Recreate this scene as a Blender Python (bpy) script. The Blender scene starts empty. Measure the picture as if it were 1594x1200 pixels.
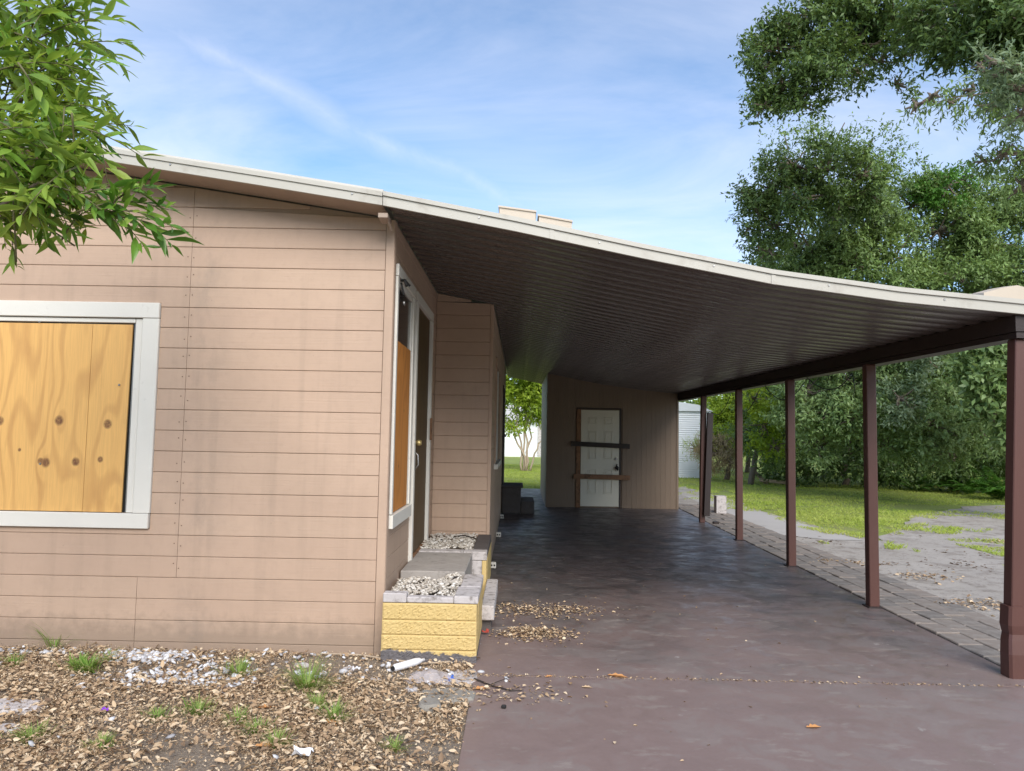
import bpy, math, random
import numpy as np
from mathutils import Matrix, Vector
sc = bpy.context.scene
R = math.radians

# ---------------- camera ----------------
cam_d = bpy.data.cameras.new('camera'); cam = bpy.data.objects.new('camera', cam_d)
sc.collection.objects.link(cam); sc.camera = cam
m3 = Matrix([[0.9998084, -0.0173724, 0.0090214], [0.0077957, -0.0693736, -0.9975603], [0.0179558, 0.9974395, -0.0692248]])
cam.matrix_world = Matrix.Translation((0, 0, 1.6)) @ m3.to_4x4()
cam_d.sensor_width = 36; cam_d.lens = 36 * 1150 / 1594; cam_d.clip_start = .05; cam_d.clip_end = 3000
sc.view_settings.view_transform = 'Standard'; sc.view_settings.look = 'None'
sc.view_settings.gamma = 1; sc.view_settings.use_curve_mapping = False
sc.view_settings.exposure = 1.38

SUN_EL, SUN_ROT = 37, 168
SKY = .088
# ---------------- world ----------------
w = bpy.data.worlds.new('World'); sc.world = w; w.use_nodes = True
nt = w.node_tree; nt.nodes.clear()
def N(nt, t, **k):
    n = nt.nodes.new(t)
    for a, b in k.items(): setattr(n, a, b)
    return n
def L(nt, a, b): nt.links.new(a, b)
def setin(nt, n, i, v):
    if isinstance(v, bpy.types.NodeSocket): nt.links.new(v, n.inputs[i])
    elif v is not None: n.inputs[i].default_value = v
def math_(nt, op, a, b=None, c=None, clamp=False):
    n = N(nt, 'ShaderNodeMath', operation=op, use_clamp=clamp)
    for i, v in enumerate((a, b, c)): setin(nt, n, i, v)
    return n.outputs[0]
def vmath(nt, op, a, b=None):
    n = N(nt, 'ShaderNodeVectorMath', operation=op)
    setin(nt, n, 0, a); setin(nt, n, 1, b)
    return n
def noise(nt, vec, scale, detail=4, rough=.55, dist=0):
    n = N(nt, 'ShaderNodeTexNoise'); setin(nt, n, 'Vector', vec)
    n.inputs['Scale'].default_value = scale; n.inputs['Detail'].default_value = detail
    n.inputs['Roughness'].default_value = rough; n.inputs['Distortion'].default_value = dist
    return n.outputs['Fac']
def ramp(nt, fac, stops, interp='LINEAR'):
    n = N(nt, 'ShaderNodeValToRGB'); setin(nt, n, 'Fac', fac)
    cr = n.color_ramp; cr.interpolation = interp
    while len(cr.elements) < len(stops): cr.elements.new(.5)
    for e, (p, c) in zip(cr.elements, stops):
        e.position = p
        if isinstance(c, (int, float)): c = (c, c, c)
        e.color = (*c, 1)
    return n.outputs['Color']
def mix(nt, fac, a, b, mode='MIX'):
    n = N(nt, 'ShaderNodeMix', data_type='RGBA', blend_type=mode)
    setin(nt, n, 0, fac)
    for i, v in ((6, a), (7, b)):
        if isinstance(v, tuple) and len(v) == 3: v = (*v, 1)
        setin(nt, n, i, v)
    return n.outputs[2]
sky = N(nt, 'ShaderNodeTexSky', sky_type='NISHITA'); sky.sun_disc = False
sky.sun_elevation = R(SUN_EL); sky.sun_rotation = R(SUN_ROT); sky.air_density = 1.0; sky.dust_density = .8; sky.ozone_density = 1.0
tc = N(nt, 'ShaderNodeTexCoord'); gen = tc.outputs['Generated']
sep = N(nt, 'ShaderNodeSeparateXYZ'); L(nt, gen, sep.inputs[0])
den = math_(nt, 'MAXIMUM', math_(nt, 'ADD', sep.outputs[2], .12), .05)
comb = N(nt, 'ShaderNodeCombineXYZ')
setin(nt, comb, 0, math_(nt, 'DIVIDE', sep.outputs[0], den)); setin(nt, comb, 1, math_(nt, 'DIVIDE', sep.outputs[1], den))
mp = N(nt, 'ShaderNodeMapping'); L(nt, comb.outputs[0], mp.inputs[0]); mp.inputs['Rotation'].default_value = (0, 0, R(38)); mp.inputs['Scale'].default_value = (.7, 1.1, 1)
c1 = noise(nt, mp.outputs[0], 1.3, 7, .6, .6)
c2 = noise(nt, comb.outputs[0], .6, 3, .5)
cl = ramp(nt, math_(nt, 'MULTIPLY', math_(nt, 'ADD', c1, c2), .5), [(.41, 0.), (.64, .45)])
# long thin vapour trail: a great-circle band
da = np.array((-513.07, 1000.0, 561.33)) - np.array((0, 0, 1.6)); db = np.array((42.58, 1000.0, 302.64)) - np.array((0, 0, 1.6))
pn = np.cross(da, db); pn /= np.linalg.norm(pn)
dt = vmath(nt, 'DOT_PRODUCT', gen, tuple(float(x) for x in pn)).outputs['Value']
wob = math_(nt, 'MULTIPLY', math_(nt, 'SUBTRACT', noise(nt, gen, 5, 4, .5), .5), .045)
ab = math_(nt, 'ABSOLUTE', math_(nt, 'ADD', dt, wob))
band = math_(nt, 'SUBTRACT', 1., math_(nt, 'DIVIDE', ab, .032), clamp=True)
brk = ramp(nt, noise(nt, gen, 7, 6, .65, .5), [(.3, .12), (.65, .34)])
tr = math_(nt, 'MULTIPLY', math_(nt, 'POWER', band, 1.1), brk)
fac = math_(nt, 'MAXIMUM', cl, tr)
skyc = mix(nt, fac, mix(nt, 1., sky.outputs[0], (.84, .95, 1.03), 'MULTIPLY'), (5.6, 5.5, 6.0))
bg = N(nt, 'ShaderNodeBackground'); L(nt, skyc, bg.inputs[0]); bg.inputs[1].default_value = SKY
out = N(nt, 'ShaderNodeOutputWorld'); L(nt, bg.outputs[0], out.inputs[0])
# ---------------- sun (veiled by thin cloud) ----------------
sd = bpy.data.lights.new('sun', 'SUN'); sd.energy = 1.5; sd.angle = R(40); sd.color = (1, .95, .87)
so = bpy.data.objects.new('sun', sd); sc.collection.objects.link(so)
az = R(SUN_ROT); sdir = Vector((math.sin(az) * math.cos(R(SUN_EL)), math.cos(az) * math.cos(R(SUN_EL)), math.sin(R(SUN_EL))))
so.rotation_euler = sdir.to_track_quat('Z', 'Y').to_euler()

# ---------------- materials ----------------
def mat(name, build):
    m = bpy.data.materials.new(name); m.use_nodes = True
    t = m.node_tree; t.nodes.clear()
    o = N(t, 'ShaderNodeOutputMaterial'); b = N(t, 'ShaderNodeBsdfPrincipled'); L(t, b.outputs[0], o.inputs[0])
    c = N(t, 'ShaderNodeTexCoord')
    build(t, b, c.outputs['Object'], o)
    return m
def scaled(t, v, s, rot=(0, 0, 0)):
    n = N(t, 'ShaderNodeMapping'); setin(t, n, 0, v); n.inputs['Scale'].default_value = s; n.inputs['Rotation'].default_value = rot
    return n.outputs[0]
def bump(t, b, h, strength=.4, dist=.005):
    n = N(t, 'ShaderNodeBump'); setin(t, n, 'Height', h); n.inputs['Strength'].default_value = strength; n.inputs['Distance'].default_value = dist
    L(t, n.outputs[0], b.inputs['Normal'])
def isl(t): return N(t, 'ShaderNodeNewGeometry').outputs['Random Per Island']
def orand(t): return N(t, 'ShaderNodeObjectInfo').outputs['Random']

def mk_siding(along, base, name):
    def f(t, b, v, o):
        s = [22, 22, 22]; s[along] = 2.2; s[2] = 90
        g = noise(t, scaled(t, v, tuple(s)), 1, 5, .65)
        big = noise(t, v, 1.1, 5, .6); fine = noise(t, v, 14, 5, .6)
        c = mix(t, ramp(t, big, [(.35, 0.), (.7, 1.)]), base, tuple(x * .86 for x in base))
        c = mix(t, math_(t, 'MULTIPLY', ramp(t, fine, [(.5, 0.), (.75, 1.)]), .35), c, tuple(x * .78 for x in base))
        c = mix(t, math_(t, 'MULTIPLY', orand(t), .22), c, (base[0] * .8, base[1] * .74, base[2] * .74))
        sp = N(t, 'ShaderNodeSeparateXYZ'); L(t, v, sp.inputs[0])
        # splash dirt low on the wall, with a ragged edge
        dirt = math_(t, 'SUBTRACT', 1., math_(t, 'DIVIDE', math_(t, 'ADD', sp.outputs[2], math_(t, 'MULTIPLY', fine, -.25)), .16), clamp=True)
        c = mix(t, math_(t, 'MULTIPLY', dirt, .55), c, (.2, .15, .11))
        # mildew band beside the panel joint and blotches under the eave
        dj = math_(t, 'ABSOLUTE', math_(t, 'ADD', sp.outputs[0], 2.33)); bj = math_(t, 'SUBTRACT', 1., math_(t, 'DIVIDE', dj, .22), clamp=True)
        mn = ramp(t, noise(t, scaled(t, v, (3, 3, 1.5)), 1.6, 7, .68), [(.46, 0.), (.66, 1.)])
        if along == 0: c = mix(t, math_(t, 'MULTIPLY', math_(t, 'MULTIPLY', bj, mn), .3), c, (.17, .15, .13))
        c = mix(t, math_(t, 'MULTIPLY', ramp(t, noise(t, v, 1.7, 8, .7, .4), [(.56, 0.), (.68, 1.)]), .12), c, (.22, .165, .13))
        c = mix(t, ramp(t, noise(t, v, 55, 3, .6), [(.72, 0.), (.76, .5)]), c, (.2, .15, .12))
        # vertical faint streaks
        st = noise(t, scaled(t, v, (9, 9, .5)), 1, 4, .6)
        c = mix(t, math_(t, 'MULTIPLY', ramp(t, st, [(.52, 0.), (.72, 1.)]), .22), c, (.27, .2, .15))
        L(t, c, b.inputs['Base Color']); b.inputs['Roughness'].default_value = .62
        bump(t, b, g, .5, .003)
    return mat(name, f)
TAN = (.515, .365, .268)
M = {}
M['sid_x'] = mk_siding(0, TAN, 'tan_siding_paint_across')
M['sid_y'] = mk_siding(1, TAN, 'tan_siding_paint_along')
def plain(name, col, rough=.6, var=.15, sc_=8, bmp=.3, spec=.5, metal=0, dark=None, dthr=(.55, .75), bscale=60):
    def f(t, b, v, o):
        n1 = noise(t, v, sc_, 6, .6)
        c = mix(t, n1, tuple(x * (1 - var) for x in col), tuple(min(1, x * (1 + var)) for x in col))
        if dark: c = mix(t, ramp(t, noise(t, v, sc_ * 1.7, 7, .65), [(dthr[0], 0.), (dthr[1], 1.)]), c, dark)
        L(t, c, b.inputs['Base Color']); b.inputs['Roughness'].default_value = rough
        b.inputs['Specular IOR Level'].default_value = spec; b.inputs['Metallic'].default_value = metal
        bump(t, b, noise(t, v, bscale, 5, .6), bmp, .004)
    return mat(name, f)
M['white'] = plain('white_trim_paint', (.70, .67, .61), .5, .06, 3, .15, dark=(.42, .38, .33), dthr=(.62, .8))
M['fascia'] = plain('cream_metal_fascia', (.47, .445, .39), .42, .07, 2, .05, dark=(.3, .26, .21), dthr=(.54, .8))
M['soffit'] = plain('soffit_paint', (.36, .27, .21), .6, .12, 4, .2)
M['groove'] = plain('wall_backing', (.36, .26, .19), .8, .1)
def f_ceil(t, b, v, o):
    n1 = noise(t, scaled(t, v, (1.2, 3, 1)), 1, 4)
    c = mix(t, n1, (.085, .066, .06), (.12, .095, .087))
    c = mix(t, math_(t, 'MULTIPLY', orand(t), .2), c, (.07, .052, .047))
    L(t, c, b.inputs['Base Color'])
    rr = ramp(t, noise(t, scaled(t, v, (2, 8, 1)), 2, 4), [(.3, .24), (.7, .42)])
    L(t, rr, b.inputs['Roughness'])
    bump(t, b, noise(t, scaled(t, v, (3, 30, 1)), 2, 4), .25, .006)
M['ceil'] = mat('brown_semi_gloss_ceiling_paint', f_ceil)
def f_brown(t, b, v, o):
    n1 = noise(t, scaled(t, v, (1, 1, .25)), 14, 5)
    c = mix(t, n1, (.085, .036, .029), (.12, .052, .042))
    c = mix(t, ramp(t, noise(t, v, 30, 6, .7), [(.66, 0.), (.74, .7)]), c, (.05, .03, .025))
    L(t, c, b.inputs['Base Color']); b.inputs['Roughness'].default_value = .42
    bump(t, b, noise(t, scaled(t, v, (60, 60, 4)), 1, 4), .25, .003)
M['brown'] = mat('red_brown_post_paint', f_brown)
M['beam'] = plain('dark_brown_beam_paint', (.03, .018, .016), .5, .2)
def f_slab(t, b, v, o):
    sp = N(t, 'ShaderNodeSeparateXYZ'); L(t, v, sp.inputs[0])
    sv = scaled(t, v, (.8, .95, 1))
    n1 = noise(t, sv, 1.1, 7, .62, .4); n2 = noise(t, sv, 4.5, 8, .68, .6); n3 = noise(t, v, 38, 5, .6)
    c = mix(t, n1, (.205, .148, .135), (.275, .203, .187))
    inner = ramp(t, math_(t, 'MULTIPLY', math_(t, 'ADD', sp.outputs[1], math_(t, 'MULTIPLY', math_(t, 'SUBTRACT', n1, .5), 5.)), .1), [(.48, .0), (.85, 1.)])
    # worn patches where the paint is rubbed to grey concrete, mostly on the covered slab
    wm = ramp(t, math_(t, 'MULTIPLY', math_(t, 'ADD', n1, n2), .5), [(.505, 0.), (.535, .9)])
    c = mix(t, math_(t, 'MULTIPLY', wm, math_(t, 'ADD', math_(t, 'MULTIPLY', inner, .42), .34)), c, (.24, .215, .20))
    dm = ramp(t, noise(t, sv, 2.6, 8, .7, .8), [(.50, 0.), (.56, 1.)])
    c = mix(t, math_(t, 'MULTIPLY', inner, .7), c, (.052, .043, .045))  # carport shade put into the colour: slab painted darker further in
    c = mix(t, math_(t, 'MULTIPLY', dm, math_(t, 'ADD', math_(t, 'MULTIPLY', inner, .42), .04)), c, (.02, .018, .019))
    c = mix(t, ramp(t, n3, [(.66, 0.), (.8, .4)]), c, (.07, .05, .045))
    ch = ramp(t, noise(t, v, 9, 5, .6), [(.70, 0.), (.72, .8)])
    c = mix(t, ch, c, (.36, .32, .30))
    c = mix(t, ramp(t, noise(t, scaled(t, v, (1, 2.2, 1)), 3.1, 9, .75), [(.57, 0.), (.61, .55)]), c, (.30, .255, .23))
    L(t, c, b.inputs['Base Color'])
    gx = math_(t, 'MULTIPLY', math_(t, 'SUBTRACT', sp.outputs[0], .25), 1 / .9); gy = math_(t, 'MULTIPLY', math_(t, 'SUBTRACT', sp.outputs[1], 5.9), 1 / .95)
    gd = math_(t, 'SUBTRACT', 1., math_(t, 'ADD', math_(t, 'MULTIPLY', gx, gx), math_(t, 'MULTIPLY', gy, gy)), clamp=True)
    c = mix(t, math_(t, 'MULTIPLY', gd, ramp(t, noise(t, v, 5, 8, .7), [(.42, 0.), (.55, .8)])), c, (.30, .265, .235))
    cn = noise(t, v, .62, 6, .6, .3)
    cr = math_(t, 'SUBTRACT', 1., math_(t, 'DIVIDE', math_(t, 'ABSOLUTE', math_(t, 'SUBTRACT', cn, .515)), .0016), clamp=True)
    c = mix(t, math_(t, 'MULTIPLY', cr, .75), c, (.045, .035, .03))
    sw = N(t, 'ShaderNodeTexNoise'); L(t, scaled(t, v, (7, .6, 1), (0, 0, .25)), sw.inputs['Vector']); sw.inputs['Scale'].default_value = 1.3; sw.inputs['Detail'].default_value = 6
    c = mix(t, ramp(t, sw.outputs['Fac'], [(.60, 0.), (.72, .4)]), c, (.10, .075, .07))
    rr = ramp(t, n2, [(.35, .30), (.62, .62)])
    L(t, rr, b.inputs['Roughness'])
    bump(t, b, math_(t, 'ADD', n2, math_(t, 'MULTIPLY', n3, .5)), .16, .004)
M['slab'] = mat('brown_painted_concrete', f_slab)
M['conc'] = plain('grey_concrete', (.33, .30, .275), .8, .25, 9, .6, dark=(.16, .14, .13), dthr=(.55, .8), bscale=45)
M['conc_light'] = plain('pale_block_concrete', (.50, .46, .45), .85, .18, 10, .7, dark=(.2, .175, .16), dthr=(.5, .68), bscale=50)
M['conc_dark'] = plain('dark_stained_concrete', (.10, .085, .08), .85, .3, 9, .6)
def f_yel(t, b, v, o):
    n2 = noise(t, v, 45, 6, .7)
    c = mix(t, noise(t, v, 9, 5), (.55, .395, .15), (.63, .46, .20))
    pits = ramp(t, n2, [(.30, 1.), (.38, 0.)])
    c = mix(t, math_(t, 'MULTIPLY', pits, .7), c, (.28, .17, .06))
    sp = N(t, 'ShaderNodeSeparateXYZ'); L(t, v, sp.inputs[0])
    h = math_(t, 'ADD', sp.outputs[2], math_(t, 'MULTIPLY', math_(t, 'SUBTRACT', noise(t, v, 16, 6, .7), .5), -.11))
    h = math_(t, 'ADD', h, math_(t, 'MULTIPLY', sp.outputs[0], .05))
    bare = ramp(t, h, [(.055, 1.), (.064, 0.)])
    c = mix(t, bare, c, mix(t, n2, (.05, .045, .05), (.2, .18, .18)))
    L(t, c, b.inputs['Base Color']); b.inputs['Roughness'].default_value = .75
    bump(t, b, math_(t, 'ADD', n2, noise(t, v, 120, 3)), .5, .004)
M['yellow'] = mat('yellow_paint_on_split_block', f_yel)
def mk_ply(name, al, knots, dark=1., tint=(1, 1, 1)):
    def f(t, b, v, o):
        sp = N(t, 'ShaderNodeSeparateXYZ'); L(t, v, sp.inputs[0])
        u = sp.outputs[al]; z = sp.outputs[2]
        base = math_(t, 'MULTIPLY', noise(t, scaled(t, v, (2.2, 2.2, .55)), 1, 2, .4), 1.1)
        base = math_(t, 'ADD', base, math_(t, 'MULTIPLY', u, .45))
        kc = None
        for (ku, kz, ka, kr) in knots:
            du = math_(t, 'SUBTRACT', u, ku); dz = math_(t, 'SUBTRACT', z, kz)
            r2 = math_(t, 'ADD', math_(t, 'MULTIPLY', math_(t, 'MULTIPLY', du, du), 1 / .05 ** 2), math_(t, 'MULTIPLY', math_(t, 'MULTIPLY', dz, dz), 1 / .12 ** 2))
            base = math_(t, 'ADD', base, math_(t, 'DIVIDE', ka, math_(t, 'ADD', r2, 1.)))
            q = math_(t, 'ADD', math_(t, 'MULTIPLY', math_(t, 'MULTIPLY', du, du), 1 / kr ** 2), math_(t, 'MULTIPLY', math_(t, 'MULTIPLY', dz, dz), .8 / kr ** 2))
            q = math_(t, 'SUBTRACT', 1.4, q, clamp=True)
            kc = q if kc is None else math_(t, 'MAXIMUM', kc, q)
        s = math_(t, 'SINE', math_(t, 'MULTIPLY', base, 62.))
        s = math_(t, 'ADD', math_(t, 'MULTIPLY', s, .5), .5)
        fine = noise(t, scaled(t, v, (110, 110, 4)), 1, 5, .65)
        blot = noise(t, scaled(t, v, (7, 7, 2.2)), 1, 4, .6)
        k = dark
        c = mix(t, math_(t, 'MULTIPLY', ramp(t, s, [(.5, 0.), (.97, 1.)]), ramp(t, blot, [(.3, .25), (.7, .9)])), (.74 * k * tint[0], .425 * k * tint[1], .135 * k * tint[2]), (.52 * k * tint[0], .27 * k * tint[1], .085 * k * tint[2]))
        c = mix(t, math_(t, 'MULTIPLY', ramp(t, fine, [(.4, 0.), (.65, 1.)]), .38), c, (.5 * k * tint[0], .28 * k * tint[1], .1 * k * tint[2]))
        c = mix(t, ramp(t, blot, [(.6, 0.), (.75, .5)]), c, (.5 * k * tint[0], .26 * k * tint[1], .08 * k * tint[2]))
        if kc is not None:
            kk = math_(t, 'MULTIPLY', kc, ramp(t, noise(t, v, 60, 4, .7), [(.3, .55), (.6, 1.)]))
            c = mix(t, kk, c, (.15 * k * tint[0], .06 * k * tint[1], .025 * k * tint[2]))
        L(t, c, b.inputs['Base Color']); b.inputs['Roughness'].default_value = .6
        bump(t, b, math_(t, 'ADD', s, fine), .12, .002)
    return mat(name, f)
KN = [(-3.82, 5.42, 1.65), (-3.38, 5.42, 1.66), (-3.02, 5.42, 1.64), (-3.66, 5.42, 1.44), (-3.5, 5.42, 1.36), (-3.46, 5.42, 1.35), (-3.24, 5.42, 1.36), (-3.06, 5.42, 1.38), (-2.87, 5.42, 1.43)]
KR = [(.10, .03), (.14, .032), (.13, .03), (.03, .012), (.10, .022), (.1, .03), (.11, .028), (.08, .02), (.02, .01)]
M['ply'] = mk_ply('knotty_pine_plywood', 0, [(k[0], k[2], a, r) for k, (a, r) in zip(KN, KR)])
M['ply2'] = mk_ply('orange_plywood', 1, [(5.9, 1.35, .08, .012), (6.1, 1.8, .07, .012)], .80, (1, .68, .42))
M['ply_door'] = mk_ply('dark_stained_plywood', 1, [(7.1, 1.4, .05, .01)], .13)
M['glass'] = plain('dark_window_glass', (.012, .013, .015), .12, .1, 2, .0)
M['black'] = plain('black_gap', (.012, .011, .011), .7, .1)
M['steel'] = plain('dull_metal', (.35, .34, .33), .4, .2, 9, .1, metal=.8)
M['rust'] = plain('rusty_nail', (.12, .07, .045), .7, .3)
M['brass'] = plain('worn_brass', (.55, .42, .18), .35, .2, 9, .1, metal=.7)
M['raw_wood'] = plain('raw_brown_wood', (.23, .115, .055), .7, .35, 6, .4, dark=(.07, .035, .02), dthr=(.5, .7))
M['dark_wood'] = plain('dark_weathered_board', (.035, .025, .02), .7, .3, 6, .4)
M['door_white'] = plain('cream_door_paint', (.68, .64, .53), .45, .06, 3, .1, dark=(.3, .27, .2), dthr=(.66, .8))
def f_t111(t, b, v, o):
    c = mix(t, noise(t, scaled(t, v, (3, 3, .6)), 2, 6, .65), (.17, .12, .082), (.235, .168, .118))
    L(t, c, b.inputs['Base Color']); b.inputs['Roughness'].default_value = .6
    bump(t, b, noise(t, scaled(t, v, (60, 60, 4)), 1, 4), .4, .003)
M['t111'] = mat('tan_grooved_panel_paint', f_t111)
M['roof'] = plain('pale_roof_coating', (.55, .52, .47), .6, .12, 2, .2)
M['boxtan'] = plain('beige_box_metal', (.52, .44, .35), .55, .08, 4, .15)
M['white_metal'] = plain('white_sheet_metal', (.74, .76, .78), .4, .05, 2, .05)
M['plastic'] = plain('white_plastic', (.72, .72, .75), .4, .05, 6, .1)
M['blue'] = plain('blue_plastic', (.03, .12, .5), .35, .1)
M['purple'] = plain('purple_wrapper', (.25, .05, .55), .35, .5, 60, .3)
M['red'] = plain('red_scrap', (.45, .07, .05), .5, .3)
M['cable'] = plain('black_cable', (.015, .015, .015), .5, .1)
M['bark'] = plain('grey_brown_bark', (.16, .125, .095), .9, .35, 6, .9, bscale=22)
M['bark_pale'] = plain('pale_stem_bark', (.42, .33, .24), .9, .25, 6, .6, bscale=22)
M['twig'] = plain('green_brown_twig', (.13, .12, .05), .7, .2, 9, .3)
M['stone'] = plain('grey_stone', (.26, .24, .21), .9, .25, 8, .7)
M['paver'] = plain('grey_brown_paver', (.23, .195, .17), .9, .22, 5, .6, dark=(.11, .095, .08), dthr=(.5, .75), bscale=50)
def f_paver(t, b, v, o):
    n2 = noise(t, v, 9, 6, .65)
    c = mix(t, orand(t), (.25, .205, .175), (.17, .15, .135))
    c = mix(t, ramp(t, n2, [(.45, 0.), (.75, .8)]), c, (.33, .3, .27))
    L(t, c, b.inputs['Base Color']); b.inputs['Roughness'].default_value = .9
    bump(t, b, noise(t, v, 60, 5, .6), .6, .004)
M['paver'] = mat('grey_brown_paver', f_paver)
def f_litterground(t, b, v, o):
    n1 = noise(t, v, 3.5, 8, .65); n2 = noise(t, v, 60, 5, .7)
    c = mix(t, n1, (.20, .15, .105), (.33, .28, .225))
    c = mix(t, ramp(t, n2, [(.45, 0.), (.7, .7)]), c, (.1, .07, .05))
    L(t, c, b.inputs['Base Color']); b.inputs['Roughness'].default_value = .95
    bump(t, b, math_(t, 'ADD', n1, n2), .8, .02)
M['dirt'] = mat('dry_sandy_dirt', f_litterground)
def f_lawn(t, b, v, o):
    n1 = noise(t, v, .35, 7, .6); n2 = noise(t, v, 25, 5, .7)
    c = mix(t, ramp(t, n1, [(.35, 0.), (.65, 1.)]), (.22, .31, .045), (.34, .38, .08))
    c = mix(t, ramp(t, noise(t, v, 1.3, 7, .65), [(.52, 0.), (.68, .75)]), c, (.27, .22, .13))
    c = mix(t, ramp(t, n2, [(.4, 0.), (.75, .8)]), c, (.06, .08, .02))
    L(t, c, b.inputs['Base Color']); b.inputs['Roughness'].default_value = .95
    bump(t, b, n2, .8, .03)
M['lawn'] = mat('lawn_soil_and_thatch', f_lawn)
def f_sand(t, b, v, o):
    n1 = noise(t, scaled(t, v, (1, 1, 1)), .8, 8, .62, .3); n2 = noise(t, v, 3, 9, .72, .2); n3 = noise(t, v, 70, 4, .7)
    c = mix(t, n1, (.30, .26, .225), (.54, .495, .45))
    c = mix(t, ramp(t, n2, [(.50, 0.), (.60, .6)]), c, (.21, .175, .145))
    c = mix(t, ramp(t, noise(t, v, 13, 8, .75), [(.56, 0.), (.64, .7)]), c, (.13, .10, .08))
    c = mix(t, ramp(t, n3, [(.5, 0.), (.8, .35)]), c, (.2, .17, .15))
    L(t, c, b.inputs['Base Color']); b.inputs['Roughness'].default_value = .95
    bump(t, b, math_(t, 'ADD', n2, math_(t, 'MULTIPLY', n3, .4)), .9, .03)
M['sand'] = mat('grey_sandy_dirt', f_sand)
M['walk'] = plain('pale_walk_concrete', (.44, .41, .385), .85, .12, 1.5, .5, dark=(.26, .24, .22), dthr=(.6, .8), bscale=40)

def leafmat(name, stops, trans=.35, rough=.5, spec=.28, bigvar=.5, bscale=.8):
    def f(t, b, v, o):
        c = ramp(t, isl(t), stops)
        bn = noise(t, v, bscale, 3, .5)
        c = mix(t, math_(t, 'MULTIPLY', ramp(t, bn, [(.35, 0.), (.65, 1.)]), bigvar), c, stops[-1][1])
        L(t, c, b.inputs['Base Color']); b.inputs['Roughness'].default_value = rough; b.inputs['Specular IOR Level'].default_value = spec
        if trans:
            tr = N(t, 'ShaderNodeBsdfTranslucent'); L(t, mix(t, .5, c, (stops[-1][1][0] * 1.6, stops[-1][1][1] * 1.5, stops[-1][1][2] * .7)), tr.inputs[0])
            ms = N(t, 'ShaderNodeMixShader'); ms.inputs[0].default_value = trans
            L(t, b.outputs[0], ms.inputs[1]); L(t, tr.outputs[0], ms.inputs[2]); L(t, ms.outputs[0], o.inputs[0])
    return mat(name, f)
M['lf_near'] = leafmat('near_bright_leaf', [(0, (.04, .11, .02)), (.45, (.11, .25, .03)), (.8, (.2, .36, .05)), (1, (.34, .44, .09))], .4, .38, bscale=3)
M['lf_oak'] = leafmat('dark_oak_leaf', [(0, (.03, .06, .018)), (.5, (.075, .13, .038)), (.9, (.14, .22, .065)), (1, (.19, .27, .09))], .25, .35, bigvar=.25)
M['lf_mid'] = leafmat('mid_green_leaf', [(0, (.06, .11, .03)), (.5, (.13, .215, .06)), (.9, (.22, .33, .10)), (1, (.29, .39, .15))], .25, .38, bigvar=.35)
M['lf_shrub'] = leafmat('grey_green_shrub_leaf', [(0, (.07, .13, .04)), (.5, (.17, .27, .09)), (.9, (.27, .38, .14)), (1, (.35, .45, .21))], .3, .38, bigvar=.4)
M['lf_pale'] = leafmat('pale_green_leaf', [(0, (.09, .14, .075)), (.5, (.15, .22, .12)), (1, (.25, .32, .19))], .3, .4, bigvar=.4)
M['lf_yel'] = leafmat('yellow_green_leaf', [(0, (.12, .2, .02)), (.5, (.22, .34, .03)), (1, (.36, .45, .05))], .4, .45, bigvar=.5)
M['lf_fern'] = leafmat('fern_green', [(0, (.045, .12, .02)), (.5, (.08, .2, .03)), (1, (.13, .28, .05))], .3, .45)
M['lf_dry'] = leafmat('dry_straw', [(0, (.2, .14, .08)), (.5, (.33, .24, .13)), (1, (.45, .35, .2))], .2, .7)
M['blade'] = leafmat('grass_blade', [(0, (.17, .28, .03)), (.5, (.30, .42, .05)), (.85, (.40, .50, .08)), (1, (.50, .50, .17))], .35, .6, bigvar=.45, bscale=.5)
M['weed'] = leafmat('weed_blade', [(0, (.09, .22, .03)), (.6, (.19, .36, .06)), (1, (.36, .42, .14))], .35, .6, bscale=4)
M['litter'] = leafmat('dry_fallen_leaf', [(0, (.15, .09, .055)), (.3, (.36, .235, .135)), (.65, (.53, .38, .235)), (1, (.68, .55, .39))], .0, .7, .3, bigvar=.15, bscale=2)
M['yard_deb'] = leafmat('dark_yard_debris', [(0, (.05, .035, .025)), (.6, (.12, .085, .06)), (1, (.3, .21, .14))], .0, .8, .3)
M['litter_or'] = leafmat('orange_fallen_leaf', [(0, (.30, .12, .04)), (.5, (.48, .22, .08)), (1, (.6, .33, .13))], .0, .6, .3, bigvar=.2, bscale=4)
M['pebble'] = leafmat('white_grey_pebble', [(0, (.25, .21, .17)), (.25, (.42, .37, .31)), (.6, (.56, .51, .45)), (1, (.68, .64, .59))], 0, .75, .3, bigvar=.1)
M['peb_blue'] = leafmat('white_landscape_pebble', [(0, (.28, .27, .28)), (.5, (.58, .58, .6)), (1, (.75, .75, .77))], 0, .75, .3, bigvar=.1)

# ---------------- object helpers ----------------
COL = sc.collection
def tag(o, label=None, cat=None, group=None, kind=None):
    if label: o['label'] = label
    if cat: o['category'] = cat
    if group: o['group'] = group
    if kind: o['kind'] = kind
    return o
def empty(name, loc, label, cat, group=None):
    o = bpy.data.objects.new(name, None); COL.objects.link(o); o.location = loc; o.empty_display_size = .1
    return tag(o, label, cat, group)
def link(name, me, parent=None, m=None, loc=None, rot=None, world=True):
    """mesh object; world=True: the mesh is in world coordinates whatever the parent"""
    o = bpy.data.objects.new(name, me); COL.objects.link(o)
    if m is not None and not me.materials: me.materials.append(m)
    if parent is not None:
        o.parent = parent
        if world:
            p = parent; base = Matrix.Identity(4)
            ch = []
            while p is not None: ch.append(p); p = p.parent
            for p in reversed(ch):
                base = base @ p.matrix_parent_inverse @ p.matrix_basis
            o.matrix_parent_inverse = base.inverted()
    if loc is not None: o.location = loc
    if rot is not None: o.rotation_euler = rot
    return o
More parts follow.
